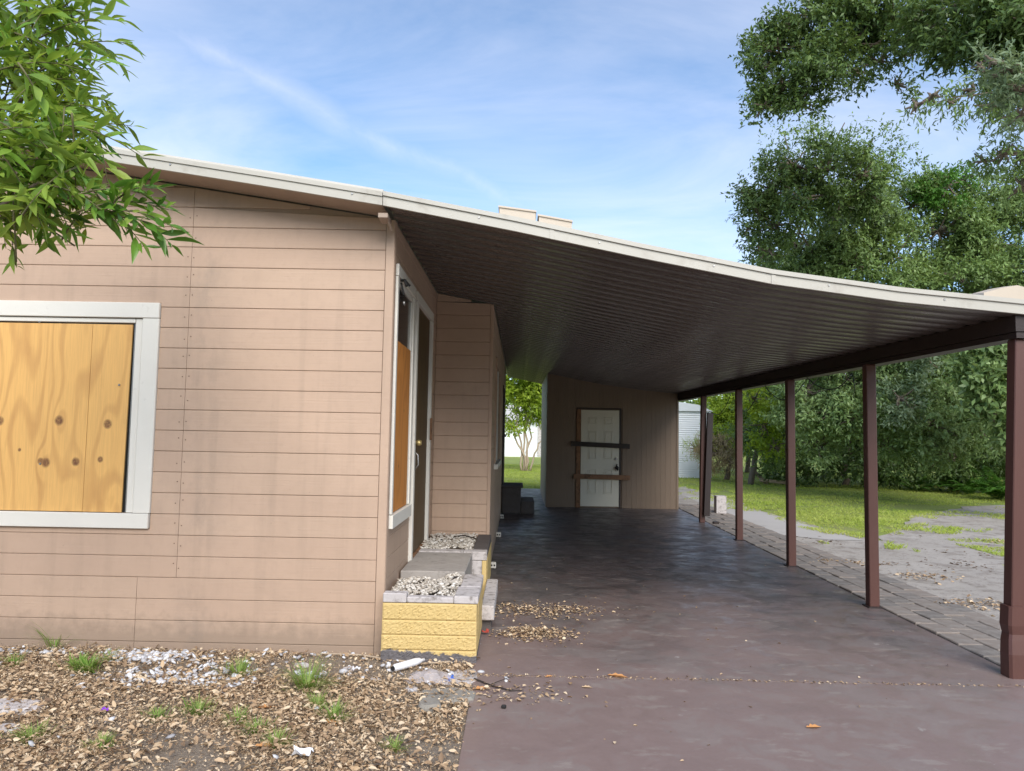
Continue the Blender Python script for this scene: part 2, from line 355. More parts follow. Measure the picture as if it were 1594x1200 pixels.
class MB:
    def __init__(s): s.v = []; s.f = []
    def add(s, vs, fs):
        n = len(s.v); s.v += [tuple(v) for v in vs]; s.f += [tuple(i + n for i in f) for f in fs]; return s
    def box(s, x0, x1, y0, y1, z0, z1):
        return s.add([(x0,y0,z0),(x1,y0,z0),(x1,y1,z0),(x0,y1,z0),(x0,y0,z1),(x1,y0,z1),(x1,y1,z1),(x0,y1,z1)],
                     [(3,2,1,0),(4,5,6,7),(0,1,5,4),(1,2,6,5),(2,3,7,6),(3,0,4,7)])
    def cbox(s, x0, x1, y0, y1, z0, z1, b=.004):
        """box with chamfered edges"""
        X=(x0,x1);Y=(y0,y1);Z=(z0,z1); vs=[]
        def sg(i): return 1 if i==0 else -1
        for i in (0,1):
            for j in (0,1):
                for k in (0,1):
                    vs += [(X[i],Y[j]+sg(j)*b,Z[k]+sg(k)*b),(X[i]+sg(i)*b,Y[j],Z[k]+sg(k)*b),(X[i]+sg(i)*b,Y[j]+sg(j)*b,Z[k])]
        id_=lambda i,j,k,a:(i*4+j*2+k)*3+a
        fs=[]
        for i in (0,1): fs.append([id_(i,0,0,0),id_(i,1,0,0),id_(i,1,1,0),id_(i,0,1,0)])
        for j in (0,1): fs.append([id_(0,j,0,1),id_(1,j,0,1),id_(1,j,1,1),id_(0,j,1,1)])
        for k in (0,1): fs.append([id_(0,0,k,2),id_(1,0,k,2),id_(1,1,k,2),id_(0,1,k,2)])
        for j in (0,1):
            for k in (0,1): fs.append([id_(0,j,k,1),id_(1,j,k,1),id_(1,j,k,2),id_(0,j,k,2)])
        for i in (0,1):
            for k in (0,1): fs.append([id_(i,0,k,0),id_(i,1,k,0),id_(i,1,k,2),id_(i,0,k,2)])
        for i in (0,1):
            for j in (0,1): fs.append([id_(i,j,0,0),id_(i,j,1,0),id_(i,j,1,1),id_(i,j,0,1)])
        for i in (0,1):
            for j in (0,1):
                for k in (0,1): fs.append([id_(i,j,k,0),id_(i,j,k,1),id_(i,j,k,2)])
        return s.add(vs,fs)
    def prism(s, poly, axis, a, b):
        """poly: 2D points; extruded along axis from a to b"""
        n=len(poly)
        def p(q,t):
            if axis==0: return (t,q[0],q[1])
            if axis==1: return (q[0],t,q[1])
            return (q[0],q[1],t)
        return s.add([p(q,a) for q in poly]+[p(q,b) for q in poly],
                     [tuple(range(n))[::-1],tuple(range(n,2*n))]+[(i,(i+1)%n,(i+1)%n+n,i+n) for i in range(n)])
    def tube(s, pts, r, n=6, cap=True):
        pts=[Vector(p) for p in pts]
        if not isinstance(r,(list,tuple)): r=[r]*len(pts)
        base=len(s.v); ref=Vector((0,0,1))
        for i,p in enumerate(pts):
            d=(pts[min(i+1,len(pts)-1)]-pts[max(i-1,0)]).normalized()
            if i==0:
                a=d.cross(ref)
                if a.length<.05: a=d.cross(Vector((1,0,0)))
            else: a=pa-d*pa.dot(d)
            a.normalize(); b=d.cross(a); pa=a
            for k in range(n):
                t=2*math.pi*k/n; s.v.append(tuple(p+(a*math.cos(t)+b*math.sin(t))*r[i]))
        for i in range(len(pts)-1):
            for k in range(n):
                s.f.append((base+i*n+k,base+i*n+(k+1)%n,base+(i+1)*n+(k+1)%n,base+(i+1)*n+k))
        if cap:
            s.f.append(tuple(base+k for k in range(n))[::-1]); s.f.append(tuple(base+(len(pts)-1)*n+k for k in range(n)))
        return s
    def mesh(s, name, m=None, smooth=False):
        me=bpy.data.meshes.new(name); me.from_pydata(s.v,[],s.f)
        if m: me.materials.append(m)
        import bmesh
        bm=bmesh.new(); bm.from_mesh(me); bmesh.ops.recalc_face_normals(bm,faces=bm.faces); bm.to_mesh(me); bm.free()
        if smooth: me.polygons.foreach_set('use_smooth',[True]*len(me.polygons))
        return me
    def obj(s, name, m, parent=None, smooth=False, **k):
        return link(name, s.mesh(name, m, smooth), parent, **k)
def qmesh(name, V, Q, m, smooth=False):
    """fast mesh from numpy arrays: V (n,3), Q (k,4) or (k,3)"""
    me=bpy.data.meshes.new(name); k=Q.shape[1]
    me.vertices.add(len(V)); me.vertices.foreach_set('co',V.astype(np.float32).ravel())
    me.loops.add(Q.size); me.loops.foreach_set('vertex_index',Q.astype(np.int32).ravel())
    me.polygons.add(len(Q)); me.polygons.foreach_set('loop_start',np.arange(0,Q.size,k,dtype=np.int32))
    me.polygons.foreach_set('loop_total',np.full(len(Q),k,dtype=np.int32))
    me.materials.append(m)
    if smooth: me.polygons.foreach_set('use_smooth',np.ones(len(Q),dtype=bool))
    me.update(calc_edges=True); return me
rng=np.random.default_rng(7)
def unit(a): return a/np.maximum(np.linalg.norm(a,axis=1,keepdims=True),1e-9)
def leaves(name, P, D, Nn, Ln, Wd, m, curl=.15, six=False):
    """cloud of folded leaves: P base, D direction, Nn normal hint, Ln length, Wd width"""
    D=unit(D); S=unit(np.cross(D,Nn)); U=np.cross(S,D); n=len(P); Ln=Ln[:,None]; Wd=Wd[:,None]
    if not six:
        V=np.stack([P, P+D*Ln*.45+S*Wd*.5+U*Wd*.12, P+D*Ln-U*Ln*curl, P+D*Ln*.45-S*Wd*.5+U*Wd*.12],1)
        Q=np.arange(n*4).reshape(n,4); return qmesh(name,V.reshape(-1,3),Q,m)
    cz=curl*Ln
    V=np.stack([P, P+D*Ln*.3+S*Wd*.5+U*Wd*.22, P+D*Ln*.68+S*Wd*.4+U*(Wd*.2+cz*-.3), P+D*Ln-U*cz,
                P+D*Ln*.68-S*Wd*.4+U*(Wd*.2+cz*-.3), P+D*Ln*.3-S*Wd*.5+U*Wd*.22],1)
    i=np.arange(n)[:,None]*6
    Q=np.concatenate([i+np.array([0,1,2,3]),i+np.array([0,3,4,5])],0); return qmesh(name,V.reshape(-1,3),Q,m)
def blades(name,P,A,ln,wd,m,seed=0,droop=.6,lean=.35):
    """curved grass blades, three segments each; A is the heading of every blade"""
    r=np.random.default_rng(seed); n=len(P); H=np.stack([np.cos(A),np.sin(A),np.zeros(n)],1); S=np.stack([-np.sin(A),np.cos(A),np.zeros(n)],1)
    up=np.array([0,0,1.]); th=lean*r.uniform(.2,1.6,n); q=P.copy(); rows=[]
    for i in range(4):
        w=wd*(1,.9,.6,.08)[i]; rows+= [q-S*w[:,None]*.5,q+S*w[:,None]*.5]
        q=q+(H*np.sin(th)[:,None]+up*np.cos(th)[:,None])*(ln/3)[:,None]; th=th+droop*r.uniform(.3,1.3,n)
    V=np.stack(rows,1).reshape(-1,3); b=np.arange(n)[:,None]*8
    Q=np.concatenate([b+np.array([0,1,3,2]),b+np.array([2,3,5,4]),b+np.array([4,5,7,6])],0); return qmesh(name,V,Q,m)
def pn(P,f,seed=0):
    """cheap smooth pseudo-noise in -1..1"""
    r=np.random.default_rng(seed); o=np.zeros(len(P))
    for k in range(5):
        d=r.normal(size=3); d/=np.linalg.norm(d); o+=np.sin(P@d*f*(1+.5*k)+r.uniform(0,6.28))
    return o/2.6
LIMBS=[]
def crown(name, lobes, m, parent, per=220, leaf=.1, wid=.4, sprig=.28, nl=7, gap=.15, seed=0, droop=.15, inner=.35):
    """lobes: (x,y,z,r,density) in metres; leaves grow in sprigs near the lobe surfaces"""
    r=np.random.default_rng(seed); Ps=[];Ds=[]
    for (x,y,z,rad,dn) in lobes:
        k=max(6,int(per*dn*rad*rad))
        ns=max(4,int(9+7*rad)); cd=unit(r.normal(size=(ns,3))); cr=rad*r.uniform(.5,.95,(ns,1))
        cc=np.array([x,y,z])+cd*cr*np.array([1,1,.85]); sr=rad*r.uniform(.2,.42,ns)
        LIMBS.append(((x,y,z),cc))
        which=r.choice(ns,k,p=sr**2/(sr**2).sum())
        d=unit(r.normal(size=(k,3))*np.array([1,1,.8])); u=r.uniform(0,1,(k,1))**inner
        P=cc[which]+d*sr[which][:,None]*u*np.array([1,1,.62])
        keep=(pn(P,2.6/max(rad,.5)*1.6,seed+1)+r.uniform(-.5,.5,k))>-1+gap*1.2
        Ps.append(P[keep]); Ds.append((d*.7+cd[which]*.5)[keep])
    P=np.concatenate(Ps); D=np.concatenate(Ds); k=len(P)
    A=unit(D+r.normal(size=(k,3))*.65+np.array([0,0,.25-droop]))
    t=np.linspace(.05,1,nl)[None,:,None]
    LP=P[:,None,:]+A[:,None,:]*sprig*t*r.uniform(.6,1.3,(k,1,1))
    LD=A[:,None,:]*.55+r.normal(size=(k,nl,3))*.62+np.array([0,0,-droop])
    NN=np.array([0,-.1,.8])+unit(D)[:,None,:]*.75+r.normal(size=(k,nl,3))*.4
    LP=LP.reshape(-1,3);LD=LD.reshape(-1,3);NN=NN.reshape(-1,3);n=len(LP)
    ln=leaf*r.uniform(.6,1.25,n); me=leaves(name,LP,LD,NN,ln,ln*wid*r.uniform(.8,1.2,n),m)
    o=link(name,me,parent); o['kind']='stuff'; return o
def limb(mb,a,b,r0,r1,n=6,wig=.08,seed=0,sag=0):
    r=random.Random(seed); a=Vector(a);b=Vector(b);l=(b-a).length;pts=[];rr=[]
    for i in range(n+1):
        t=i/n; p=a.lerp(b,t)
        if 0<i<n: p+=Vector((r.uniform(-1,1),r.uniform(-1,1),r.uniform(-1,1)))*l*wig*.5
        p.z+=sag*math.sin(t*math.pi); pts.append(p);rr.append(r0+(r1-r0)*t)
    mb.tube(pts,rr,7); return pts
def gz(y): return .01*(y-5)      # the yard rises gently away from the road

# ---------------- setting ----------------
def struct(o): o['kind']='structure'; return o
def ground_sheet(name, m, poly, dz, sub=None):
    mb=MB(); n=len(poly); mb.v=[(x,y,gz(y)+dz) for x,y in poly]; mb.f=[tuple(range(n))]
    return struct(mb.obj(name,m))
me=MB(); me.v=[(-400,-60,-.65),(400,-60,-.65),(400,900,8.95),(-400,900,8.95)]; me.f=[(0,1,2,3)]
# the wide ground follows the same 1 % rise
struct(me.obj('ground',M['lawn']))
def ragged(pts,amp,step,seed):
    r=random.Random(seed); out=[]
    for i in range(len(pts)):
        a=Vector(pts[i]);b=Vector(pts[(i+1)%len(pts)]); n=max(1,int((b-a).length/step))
        for k in range(n):
            p=a.lerp(b,k/n); out.append((p.x+r.uniform(-amp,amp),p.y+r.uniform(-amp,amp)))
    return out
# litter-covered front bed, left of the driveway
ground_sheet('front_bed',M['dirt'],[(-12,-8),(-.2,-8),(-.2,5.45),(-12,5.45)],.012)
# grey sandy yard right of the pavers
SAND=[(3.3,-8),(16,-8),(16,11.0)]+[WG(*p)[:2] for p in []]
sandp=[(12.618, 18.635, 0.136)[:2],(10.538, 17.658, 0.127)[:2],(8.241, 15.599, 0.106)[:2],(5.752, 11.818, 0.068)[:2],(5.4, 12.952, 0.08)[:2],(5.258, 15.456, 0.105)[:2],(5.289, 18.875, 0.139)[:2],(5.106, 22.844, 0.178)[:2]]
sp0=[(18.,sandp[0][1])]+[tuple(p) for p in sandp]; rs=random.Random(3); sandr=[sp0[0]]
for a_,b_ in zip(sp0,sp0[1:]):
    nn=max(1,int((Vector(b_)-Vector(a_)).length/.4))
    for k in range(1,nn+1): sandr.append((a_[0]+(b_[0]-a_[0])*k/nn+rs.uniform(-.12,.12),a_[1]+(b_[1]-a_[1])*k/nn+rs.uniform(-.12,.12)))
ground_sheet('sandy_yard',M['sand'],[(3.3,-8),(18,-8)]+sandr+[(3.45,20)],.014)
# pale concrete walk
wk=[(4.336, 19.399, 0.144)[:2],(4.986, 18.473, 0.135)[:2],(5.131, 17.254, 0.123)[:2],(5.151, 14.772, 0.098)[:2],(5.329, 12.782, 0.078)[:2],(5.43, 11.711, 0.067)[:2],(4.879, 11.707, 0.067)[:2],(4.078, 12.305, 0.073)[:2]]
ground_sheet('concrete_walk',M['walk'],wk,.02)
# driveway slabs
def slab(name,y0,y1,xl,xr):
    mb=MB(); z=lambda y:gz(y)+.022
    n=24; vs=[];fs=[]
    for i in range(n+1):
        y=y0+(y1-y0)*i/n
        vs+=[(xl,y,z(y)),(xr,y,z(y)),(xl,y,z(y)-.14),(xr,y,z(y)-.14)]
    for i in range(n):
        a=i*4; fs+=[(a,a+1,a+5,a+4),(a,a+4,a+6,a+2),(a+1,a+3,a+7,a+5)]
    fs+=[(0,2,3,1),(n*4,n*4+1,n*4+3,n*4+2)]
    mb.v=vs;mb.f=fs; return struct(mb.obj(name,M['slab']))
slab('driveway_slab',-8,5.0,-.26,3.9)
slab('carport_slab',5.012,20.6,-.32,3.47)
mb=MB(); mb.box(-.255,3.46,4.995,5.017,-.1,.013); struct(mb.obj('joint_filler',M['dirt']))
# pavers beside the carport slab
pav=struct(MB().box(3.472,4.32,5.3,17,-.1,.0).obj('paver_strip',M['dirt']))
for v in pav.data.vertices:
    v.co.z = gz(v.co.y)+(.016 if v.co.z>-.05 else -.1)
rp=random.Random(5); pmes=[]
for k in range(6):
    b=MB().cbox(-.1,.1,-.15,.15,-.04,.0,.007); 
    pmes.append(b.mesh('paver',M['paver']))
i=0
for row in range(37):
    for c in range(4):
        y=5.47+row*.311+(c%2)*.155; x=3.58+c*.207
        o=link('paver',pmes[rp.randrange(6)],pav,loc=(x+rp.uniform(-.004,.004),y,gz(y)+.034+rp.uniform(-.006,.006)),
               rot=(rp.uniform(-.02,.03),rp.uniform(-.03,.03),rp.uniform(-.02,.02)))

# ---------------- house ----------------
PROF=[(-9,4.40),(-4.5,3.735),(-2.998,3.512),(-1.886,3.35),(-.967,3.212),(-.052,3.045),(.855,2.864),(1.755,2.697),(2.649,2.585),(3.51,2.512),(3.62,2.505)]
def zr(x,y=5.13):
    for (a,b),(c,d) in zip(PROF,PROF[1:]):
        if x<=c: return b+(d-b)*(x-a)/(c-a)+.006*(y-5.13)
    return PROF[-1][1]+.006*(y-5.13)
YW=5.44; XC=-.95; YR=8.35; X2=-.30; YE=17.2
house=empty('house',(XC,YW,0),'tan lap-sided single-storey house with boarded windows','house')
# backing walls (behind the boards)
def wallpoly(mb,axis,a,b,pos,t):
    pass
mb=MB()
xs=[-8.5,-6,-4.5,-2.998,-1.886,XC-.012]
mb.prism([(xs[0],-.1)]+[(xs[-1],-.1)]+[(x,zr(x,YW)-.004) for x in reversed(xs)],1,YW,YW+.1); mb.obj('wall',M['groove'],house)
mb=MB(); mb.box(XC-.1,XC-.012,YW+.1,YR+.1,-.1,zr(XC,YW)-.01); mb.obj('wall',M['groove'],house)
mb=MB(); mb.box(XC-.012,X2-.012,YR,YR+.1,-.1,zr(X2,YR)-.01); mb.obj('wall',M['groove'],house)
mb=MB(); mb.box(X2-.1,X2-.012,YR+.1,YE,-.1,zr(X2,YR)-.01); mb.obj('wall',M['groove'],house)
mb=MB(); mb.box(-8.5,X2-.1,YE-.1,YE,-.1,3.3); mb.obj('wall',M['groove'],house)
mb=MB(); mb.box(-8.5,-8.4,YW+.1,YE-.1,-.1,3.5); mb.obj('wall',M['groove'],house)
H=.1524
def board(face,a,b,z0,z1,label=None):
    """one lap board; face 0: looks to -Y at y=YW, 1: looks to +X at x=XC, 2: looks -Y at y=YR, 3: looks +X at x=X2"""
    if b-a<.015 or z1-z0<.02: return
    z1-=.0026
    def top(u):
        x={0:u,1:XC,2:u,3:X2}[face]; y={0:YW,1:u,2:YR,3:u}[face]
        return zr(x,y)-.006
    while b>a and top(b)-z0<.02: b-=.02
    if b-a<.04: return
    n=max(1,int((b-a)/.8)) if face in (0,2) else 1
    us=[a+(b-a)*i/n for i in range(n+1)]
    prof=[(-.010,0),(-.0135,.004),(-.0125,None),(-.009,1),(.0,1),(.0,0)]
    vs=[];fs=[]
    for u in us:
        zt=max(min(z1,top(u)),z0+.012)
        row=[(-.0105,z0),(-.0135,z0+.004),(-.0115,zt-.004),(-.008,zt),(0,zt),(0,z0)]
        for (d,z) in row:
            if face in (0,2): vs.append((u,(YW if face==0 else YR)+d,z))
            else: vs.append(((XC if face==1 else X2)-d-.012,u,z))
    for i in range(n):
        for k in range(6):
            p=i*6+k;q=i*6+(k+1)%6; fs.append((p,q,q+6,p+6))
    fs.append(tuple(range(6))); fs.append(tuple(range(n*6,n*6+6)))
    mb=MB();mb.v=vs;mb.f=fs
    mb.obj('siding_board',M['sid_x' if face in (0,2) else 'sid_y'],house)
rows=[0.0]+[.079+H*k for k in range(26)]
WX0,WX1,WZ0,WZ1=-4.95,-2.672,.885,2.545
for k,z0 in enumerate(rows):
    z1=rows[k+1] if k+1<len(rows) else None
    if z1 is None or z0>4.3: break
    jx=-2.745 if z1<.6 else -2.462
    if z1>WZ0+.001 and z0<WZ1-.001 :
        if z0>=WZ0-.02 or True:
            zz0=z0
            # board row notched by the window: pieces left, right, and thin strips under / over
            board(0,-8.45,WX0-.002,z0,z1); board(0,WX1+(.0 if z0<WZ0 or z1>WZ1 else .002),jx-.0015,z0,z1); board(0,jx+.0015,XC-.062,z0,z1)
            if z0<WZ0: board(0,WX0,WX1,z0,WZ0)
            if z1>WZ1: board(0,WX0,WX1,WZ1,z1)
    else:
        board(0,-8.45,-6.12,z0,z1); board(0,-6.117,jx-.0015,z0,z1); board(0,jx+.0015,XC-.062,z0,z1)
# corner boards
mb=MB(); mb.cbox(XC-.058,XC+.006,YW-.020,YW-.0005,.0,zr(XC,YW)-.008,.003); mb.obj('corner_trim',M['sid_x'],house)
mb=MB(); mb.cbox(XC-.0115,XC+.008,YW,YW+.07,.0,zr(XC,YW)-.008,.003); mb.obj('corner_trim',M['sid_y'],house)
# porch side wall (window bay then door)
WY0,WY1,SZ0,SZ1=5.54,6.50,1.0,2.90      # window unit
DY0,DY1,DZ0,DZ1=6.60,7.86,.50,2.90      # door unit incl. trim
for k,z0 in enumerate(rows[:-1]):
    z1=rows[k+1]
    if z0>3.3: break
    def seg(a,b,zlo,zhi):
        board(1,a,b,max(z0,zlo),min(z1,zhi)) if min(z1,zhi)-max(z0,zlo)>.02 else None
    seg(YW+.074,DY0-.004,0,SZ0-.07); seg(YW+.074,YR-.014,SZ1+.005,9)
    seg(DY1+.002,YR-.014,.5,SZ1+.005)
# porch return wall
for k,z0 in enumerate(rows[:-1]):
    if z0<.35 or z0>3.3: continue
    board(2,XC+.004,X2-.035,z0,rows[k+1])
mb=MB(); mb.cbox(X2-.033,X2+.004,YR-.018,YR-.0005,.3,zr(X2,YR)-.008,.003); mb.obj('corner_trim',M['sid_x'],house)
# long carport-side wall
for k,z0 in enumerate(rows[:-1]):
    if z0>3.2: break
    z0_=z0; z1=rows[k+1]
    if z1>1.28 and z0<2.6:
        board(3,YR+.004,9.6,z0_,z1); board(3,11.6,14.3,z0_,z1); board(3,15.4,YE,z0_,z1)
        if z0<1.28: board(3,9.6,11.6,z0_,1.28)
    elif z1>.6 and z0<2.6:
        board(3,YR+.004,14.3,z0_,z1); board(3,15.4,YE,z0_,z1)
    else:
        board(3,YR+.004,12,z0_,z1); board(3,12.003,YE,z0_,z1)
# front window
win=link('window',MB().cbox(WX0,WX1-.003,YW-.036,YW-.0005,WZ1-.115,WZ1,.004).mesh('window',M['white']),house)
def wp(name,args,m,b=.004,par=win,**k):
    return MB().cbox(*args,b).obj(name,m,par,**k)
tw=.112
wp('trim_board',(WX1-tw-.012,WX1,YW-.034,YW-.0005,WZ0+.11,WZ1-.118),M['white'])
wp('trim_board',(WX0,WX0+tw,YW-.034,YW-.0005,WZ0+.11,WZ1-.118),M['white'])
wp('sill_board',(WX0,WX1-.006,YW-.040,YW-.0005,WZ0,WZ0+.108),M['white'])
fx=WX1-tw-.016
wp('frame',(fx-.052,fx,YW-.018,YW-.0005,WZ0+.112,WZ1-.12),M['white'],.003)
wp('frame',(WX0+tw+.004,fx-.055,YW-.020,YW-.0005,WZ1-.152,WZ1-.121),M['white'],.003)
wp('frame',(fx-.064,fx-.055,YW-.009,YW-.0005,WZ0+.112,WZ1-.156),M['steel'],.001)
MB().box(WX0+tw+.004,fx-.066,YW-.004,YW-.001,WZ0+.112,WZ1-.156).obj('pane',M['glass'],win)
pj=(-3.17, 5.42, 1.73)[0]
q=wp('plywood_sheet',(WX0+tw+.01,pj-.002,YW-.019,YW-.006,WZ0+.114,WZ1-.165),M['ply'],.0015)
mb=MB(); a0,a1=pj+.001,fx-.074
mb.prism([(a0,WZ0+.114),(a1-.012,WZ0+.114),(a1,WZ1-.165),(a0,WZ1-.165)],1,YW-.0185,YW-.006); mb.obj('plywood_sheet',M['ply'],win)
for p in [(-3.5, 5.41, 1.34),(-3.57, 5.41, 2.39),(-2.95, 5.41, 1.93)]:
    MB().tube([(p[0],YW-.025,p[2]),(p[0],YW-.019,p[2])],[.007,.009],8).obj('screw',M['steel'],win)
# siding nails down the panel joint
mb=MB(); rn=random.Random(2)
for z in np.arange(.62,3.3,.152):
    for dx in (-.03,.02):
        x=-2.462+dx+rn.uniform(-.006,.006); zz=z+rn.uniform(-.02,.02)
        mb.tube([(x,YW-.0150,zz),(x,YW-.012,zz)],.0042,6)
o=mb.obj('nail_heads',M['rust'],house); o['kind']='stuff'
# side window (boarded lower part, glass above)
sw=link('window',MB().cbox(XC-.010,XC+.022,WY0,WY0+.055,SZ0+.005,SZ1-.095,.003).mesh('window',M['white']),house)
sw['label']='narrow porch window, plywood below and dark glass above'
def sp_(name,y0,y1,z0,z1,x0,x1,m,b=.003,par=sw,**k): return MB().cbox(x0,x1,y0,y1,z0,z1,b).obj(name,m,par,**k)
sp_('head_board',WY0,WY1,SZ1-.092,SZ1,XC-.010,XC+.026,M['white'])
sp_('trim_board',WY1-.075,WY1,SZ0+.005,SZ1-.095,XC-.010,XC+.022,M['white'])
sp_('sill_board',WY0-.01,WY1+.0,SZ0-.10,SZ0,XC-.010,XC+.034,M['white'])
sp_('frame',WY0+.058,WY1-.078,SZ1-.14,SZ1-.095,XC-.010,XC+.010,M['white'])
sp_('frame',WY1-.12,WY1-.078,SZ0+.005,SZ1-.143,XC-.010,XC+.008,M['white'])
sp_('plywood_sheet',WY0+.058,WY1-.122,SZ0+.006,2.33,XC-.011,XC+.006,M['ply2'],.0015)
MB().box(XC-.0115,XC-.004,WY0+.058,WY1-.122,2.33,SZ1-.143).obj('pane',M['glass'],sw)
# door
dr=link('door',MB().cbox(XC-.0115,XC-.004,DY0+.085,DY1-.095,DZ0+.01,DZ1-.10,.001).mesh('door',M['ply_door']),house)
dr['label']='brown front door covered with dark plywood'
sp_('jamb',DY0,DY0+.08,DZ0-.02,DZ1-.09,XC-.010,XC+.03,M['white'],par=dr)
sp_('jamb',DY1-.09,DY1,DZ0-.02,DZ1-.09,XC-.010,XC+.028,M['white'],par=dr)
sp_('head_board',DY0,DY1,DZ1-.085,DZ1,XC-.010,XC+.026,M['white'],par=dr)
sp_('plywood_sheet',DY0+.09,DY0+.62,DZ0+.02,2.35,XC-.004,XC+.008,M['ply_door'],.001,par=dr)
sp_('threshold',DY0+.085,DY1-.095,DZ0-.02,DZ0+.012,XC-.010,XC+.03,M['raw_wood'],par=dr)
MB().tube([(XC+.008,DY0+.14,1.53),(XC+.05,DY0+.14,1.53),(XC+.075,DY0+.14,1.53)],[.012,.03,.022],10).obj('knob',M['brass'],dr,True)
MB().tube([(XC+.01,DY0+.14,1.45),(XC+.045,DY0+.14,1.42),(XC+.05,DY0+.14,1.33),(XC+.012,DY0+.14,1.28)],.008,6).obj('handle',M['steel'],dr,True)
MB().cbox(XC+.026,XC+.045,DY1-.11,DY1-.05,1.55,1.78,.003).obj('strike_plate',M['raw_wood'],dr)
# porch light stub above the window
pl=MB(); a=Vector((XC+.02,WY0+.14,2.80))
pl.tube([a,a+Vector((.03,-.01,.0)),a+Vector((.05,-.03,-.05))],.012,6).tube([a+Vector((0,0,-.02)),a+Vector((.03,-.03,-.12))],.008,5).tube([a+Vector((.02,.05,.01)),a+Vector((.06,.07,-.03))],.01,5)
pl.obj('torn_light_fitting',M['black'],house)
MB().tube([a+Vector((.03,-.06,-.19)),a+Vector((.045,-.06,-.19))],[.016,.018],8).obj('screw_hook',M['steel'],house,True)
# carport-side window and back door on the long wall
w2=link('window',MB().cbox(X2-.011,X2+.02,9.55,9.63,1.25,2.62,.003).mesh('window',M['sid_y']),house)
w2['label']='brown-framed window in the shaded wall under the carport'
sp_('trim_board',11.57,11.65,1.25,2.62,X2-.011,X2+.02,M['sid_y'],par=w2)
sp_('trim_board',9.64,11.56,2.54,2.62,X2-.011,X2+.018,M['sid_y'],par=w2)
sp_('sill_board',9.5,11.7,1.18,1.245,X2-.011,X2+.05,M['white'],par=w2)
sp_('mullion',10.55,10.6,1.25,2.53,X2-.011,X2+.012,M['white'],par=w2)
MB().box(X2-.0115,X2-.004,9.63,11.57,1.25,2.54).obj('pane',M['glass'],w2)
d2=link('door',MB().cbox(X2-.0115,X2-.002,14.38,15.32,.62,2.56,.002).mesh('door',M['dark_wood']),house)
d2['label']='dark side door above the dark steps'
sp_('jamb',14.3,14.375,.6,2.6,X2-.011,X2+.02,M['beam'],par=d2); sp_('jamb',15.325,15.4,.6,2.6,X2-.011,X2+.02,M['beam'],par=d2)
MB().tube([(X2+.0,14.46,1.62),(X2+.05,14.46,1.62),(X2+.075,14.46,1.62)],[.012,.03,.02],8).obj('knob',M['steel'],d2,True)
# house roof: front fascia, soffit, roof sheet
def strip(xs,y0,y1,dz0,dz1,m,name,par,xoff=0):
    mb=MB();vs=[];fs=[]
    for x in xs:
        z=zr(x,5.13)
        vs+=[(x,y0,z+dz0+.006*(y0-5.13)),(x,y1,z+dz0+.006*(y1-5.13)),(x,y1,z+dz1+.006*(y1-5.13)),(x,y0,z+dz1+.006*(y0-5.13))]
    for i in range(len(xs)-1):
        for k in range(4):
            p=i*4+k;q=i*4+(k+1)%4; fs.append((p,q,q+4,p+4))
    fs+=[(0,1,2,3),tuple(len(vs)-4+k for k in range(4))]
    mb.v=vs;mb.f=fs; return mb.obj(name,m,par)
XH=[-8.8,-6,-4.5,-2.998,-1.886,-.985]
XK=[-.98,-.5,-.052,.4,.855,1.3,1.755,2.2,2.649,3.1,3.51,3.62]
strip(XH,5.105,5.13,.0,.062,M['fascia'],'fascia',house)
strip(XH,5.095,5.13,.0625,.094,M['fascia'],'drip_edge',house)
strip(XH,5.131,YW-.016,.002,.014,M['soffit'],'soffit',house)
rf=strip(XH,5.131,YE+.3,.095,.12,M['roof'],'roof',house)
# ---------------- carport ----------------
cp=empty('carport',(3.42,5.2,.0),'open carport with brown ribbed ceiling and five brown posts','carport')
strip(XK,5.105,5.13,.0,.068,M['fascia'],'fascia',cp)
strip(XK,5.092,5.13,.0685,.10,M['fascia'],'drip_edge',cp)
strip(XK,5.131,19.5,.06,.09,M['roof'],'roof_sheet',cp)
P_=.2
def pan(xs,nm):
    sec=[(0,0),(.05,-.004),(.172,.010),(.178,.026),(.192,.026),(.1995,.0),(.1995,.05),(0,.05)]
    mb=MB();n=len(sec)
    for x in xs:
        z=zr(x,5.13)
        mb.v+=[(x,a,z+b) for a,b in sec]
    for i in range(len(xs)-1):
        for k in range(n):
            p=i*n+k;q=i*n+(k+1)%n; mb.f.append((p,q,q+n,p+n))
    mb.f+=[tuple(range(n)),tuple(len(mb.v)-n+k for k in range(n))]
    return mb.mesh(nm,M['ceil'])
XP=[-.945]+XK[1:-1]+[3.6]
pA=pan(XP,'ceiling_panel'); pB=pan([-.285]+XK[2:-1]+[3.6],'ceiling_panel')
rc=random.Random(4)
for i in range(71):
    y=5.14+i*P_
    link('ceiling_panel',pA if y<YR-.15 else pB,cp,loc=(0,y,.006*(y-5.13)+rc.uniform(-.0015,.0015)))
for x in (-2.5,-1.2):
    MB().tube([(x,5.100,zr(x)+.045),(x,5.1055,zr(x)+.045)],[.007,.009],8).obj('screw',M['steel'],house)
for x in (-.3,.55,1.35,2.15,2.95):
    MB().tube([(x,5.100,zr(x)+.045),(x,5.1055,zr(x)+.045)],[.007,.009],8).obj('screw',M['steel'],cp)
for x in (.2,1.75):
    MB().prism([(x,zr(x)-.002),(x+.03,zr(x+.03)-.002),(x+.03,zr(x+.03)+.067),(x,zr(x)+.067)],1,5.101,5.1045).obj('seam_strip',M['fascia'],cp)
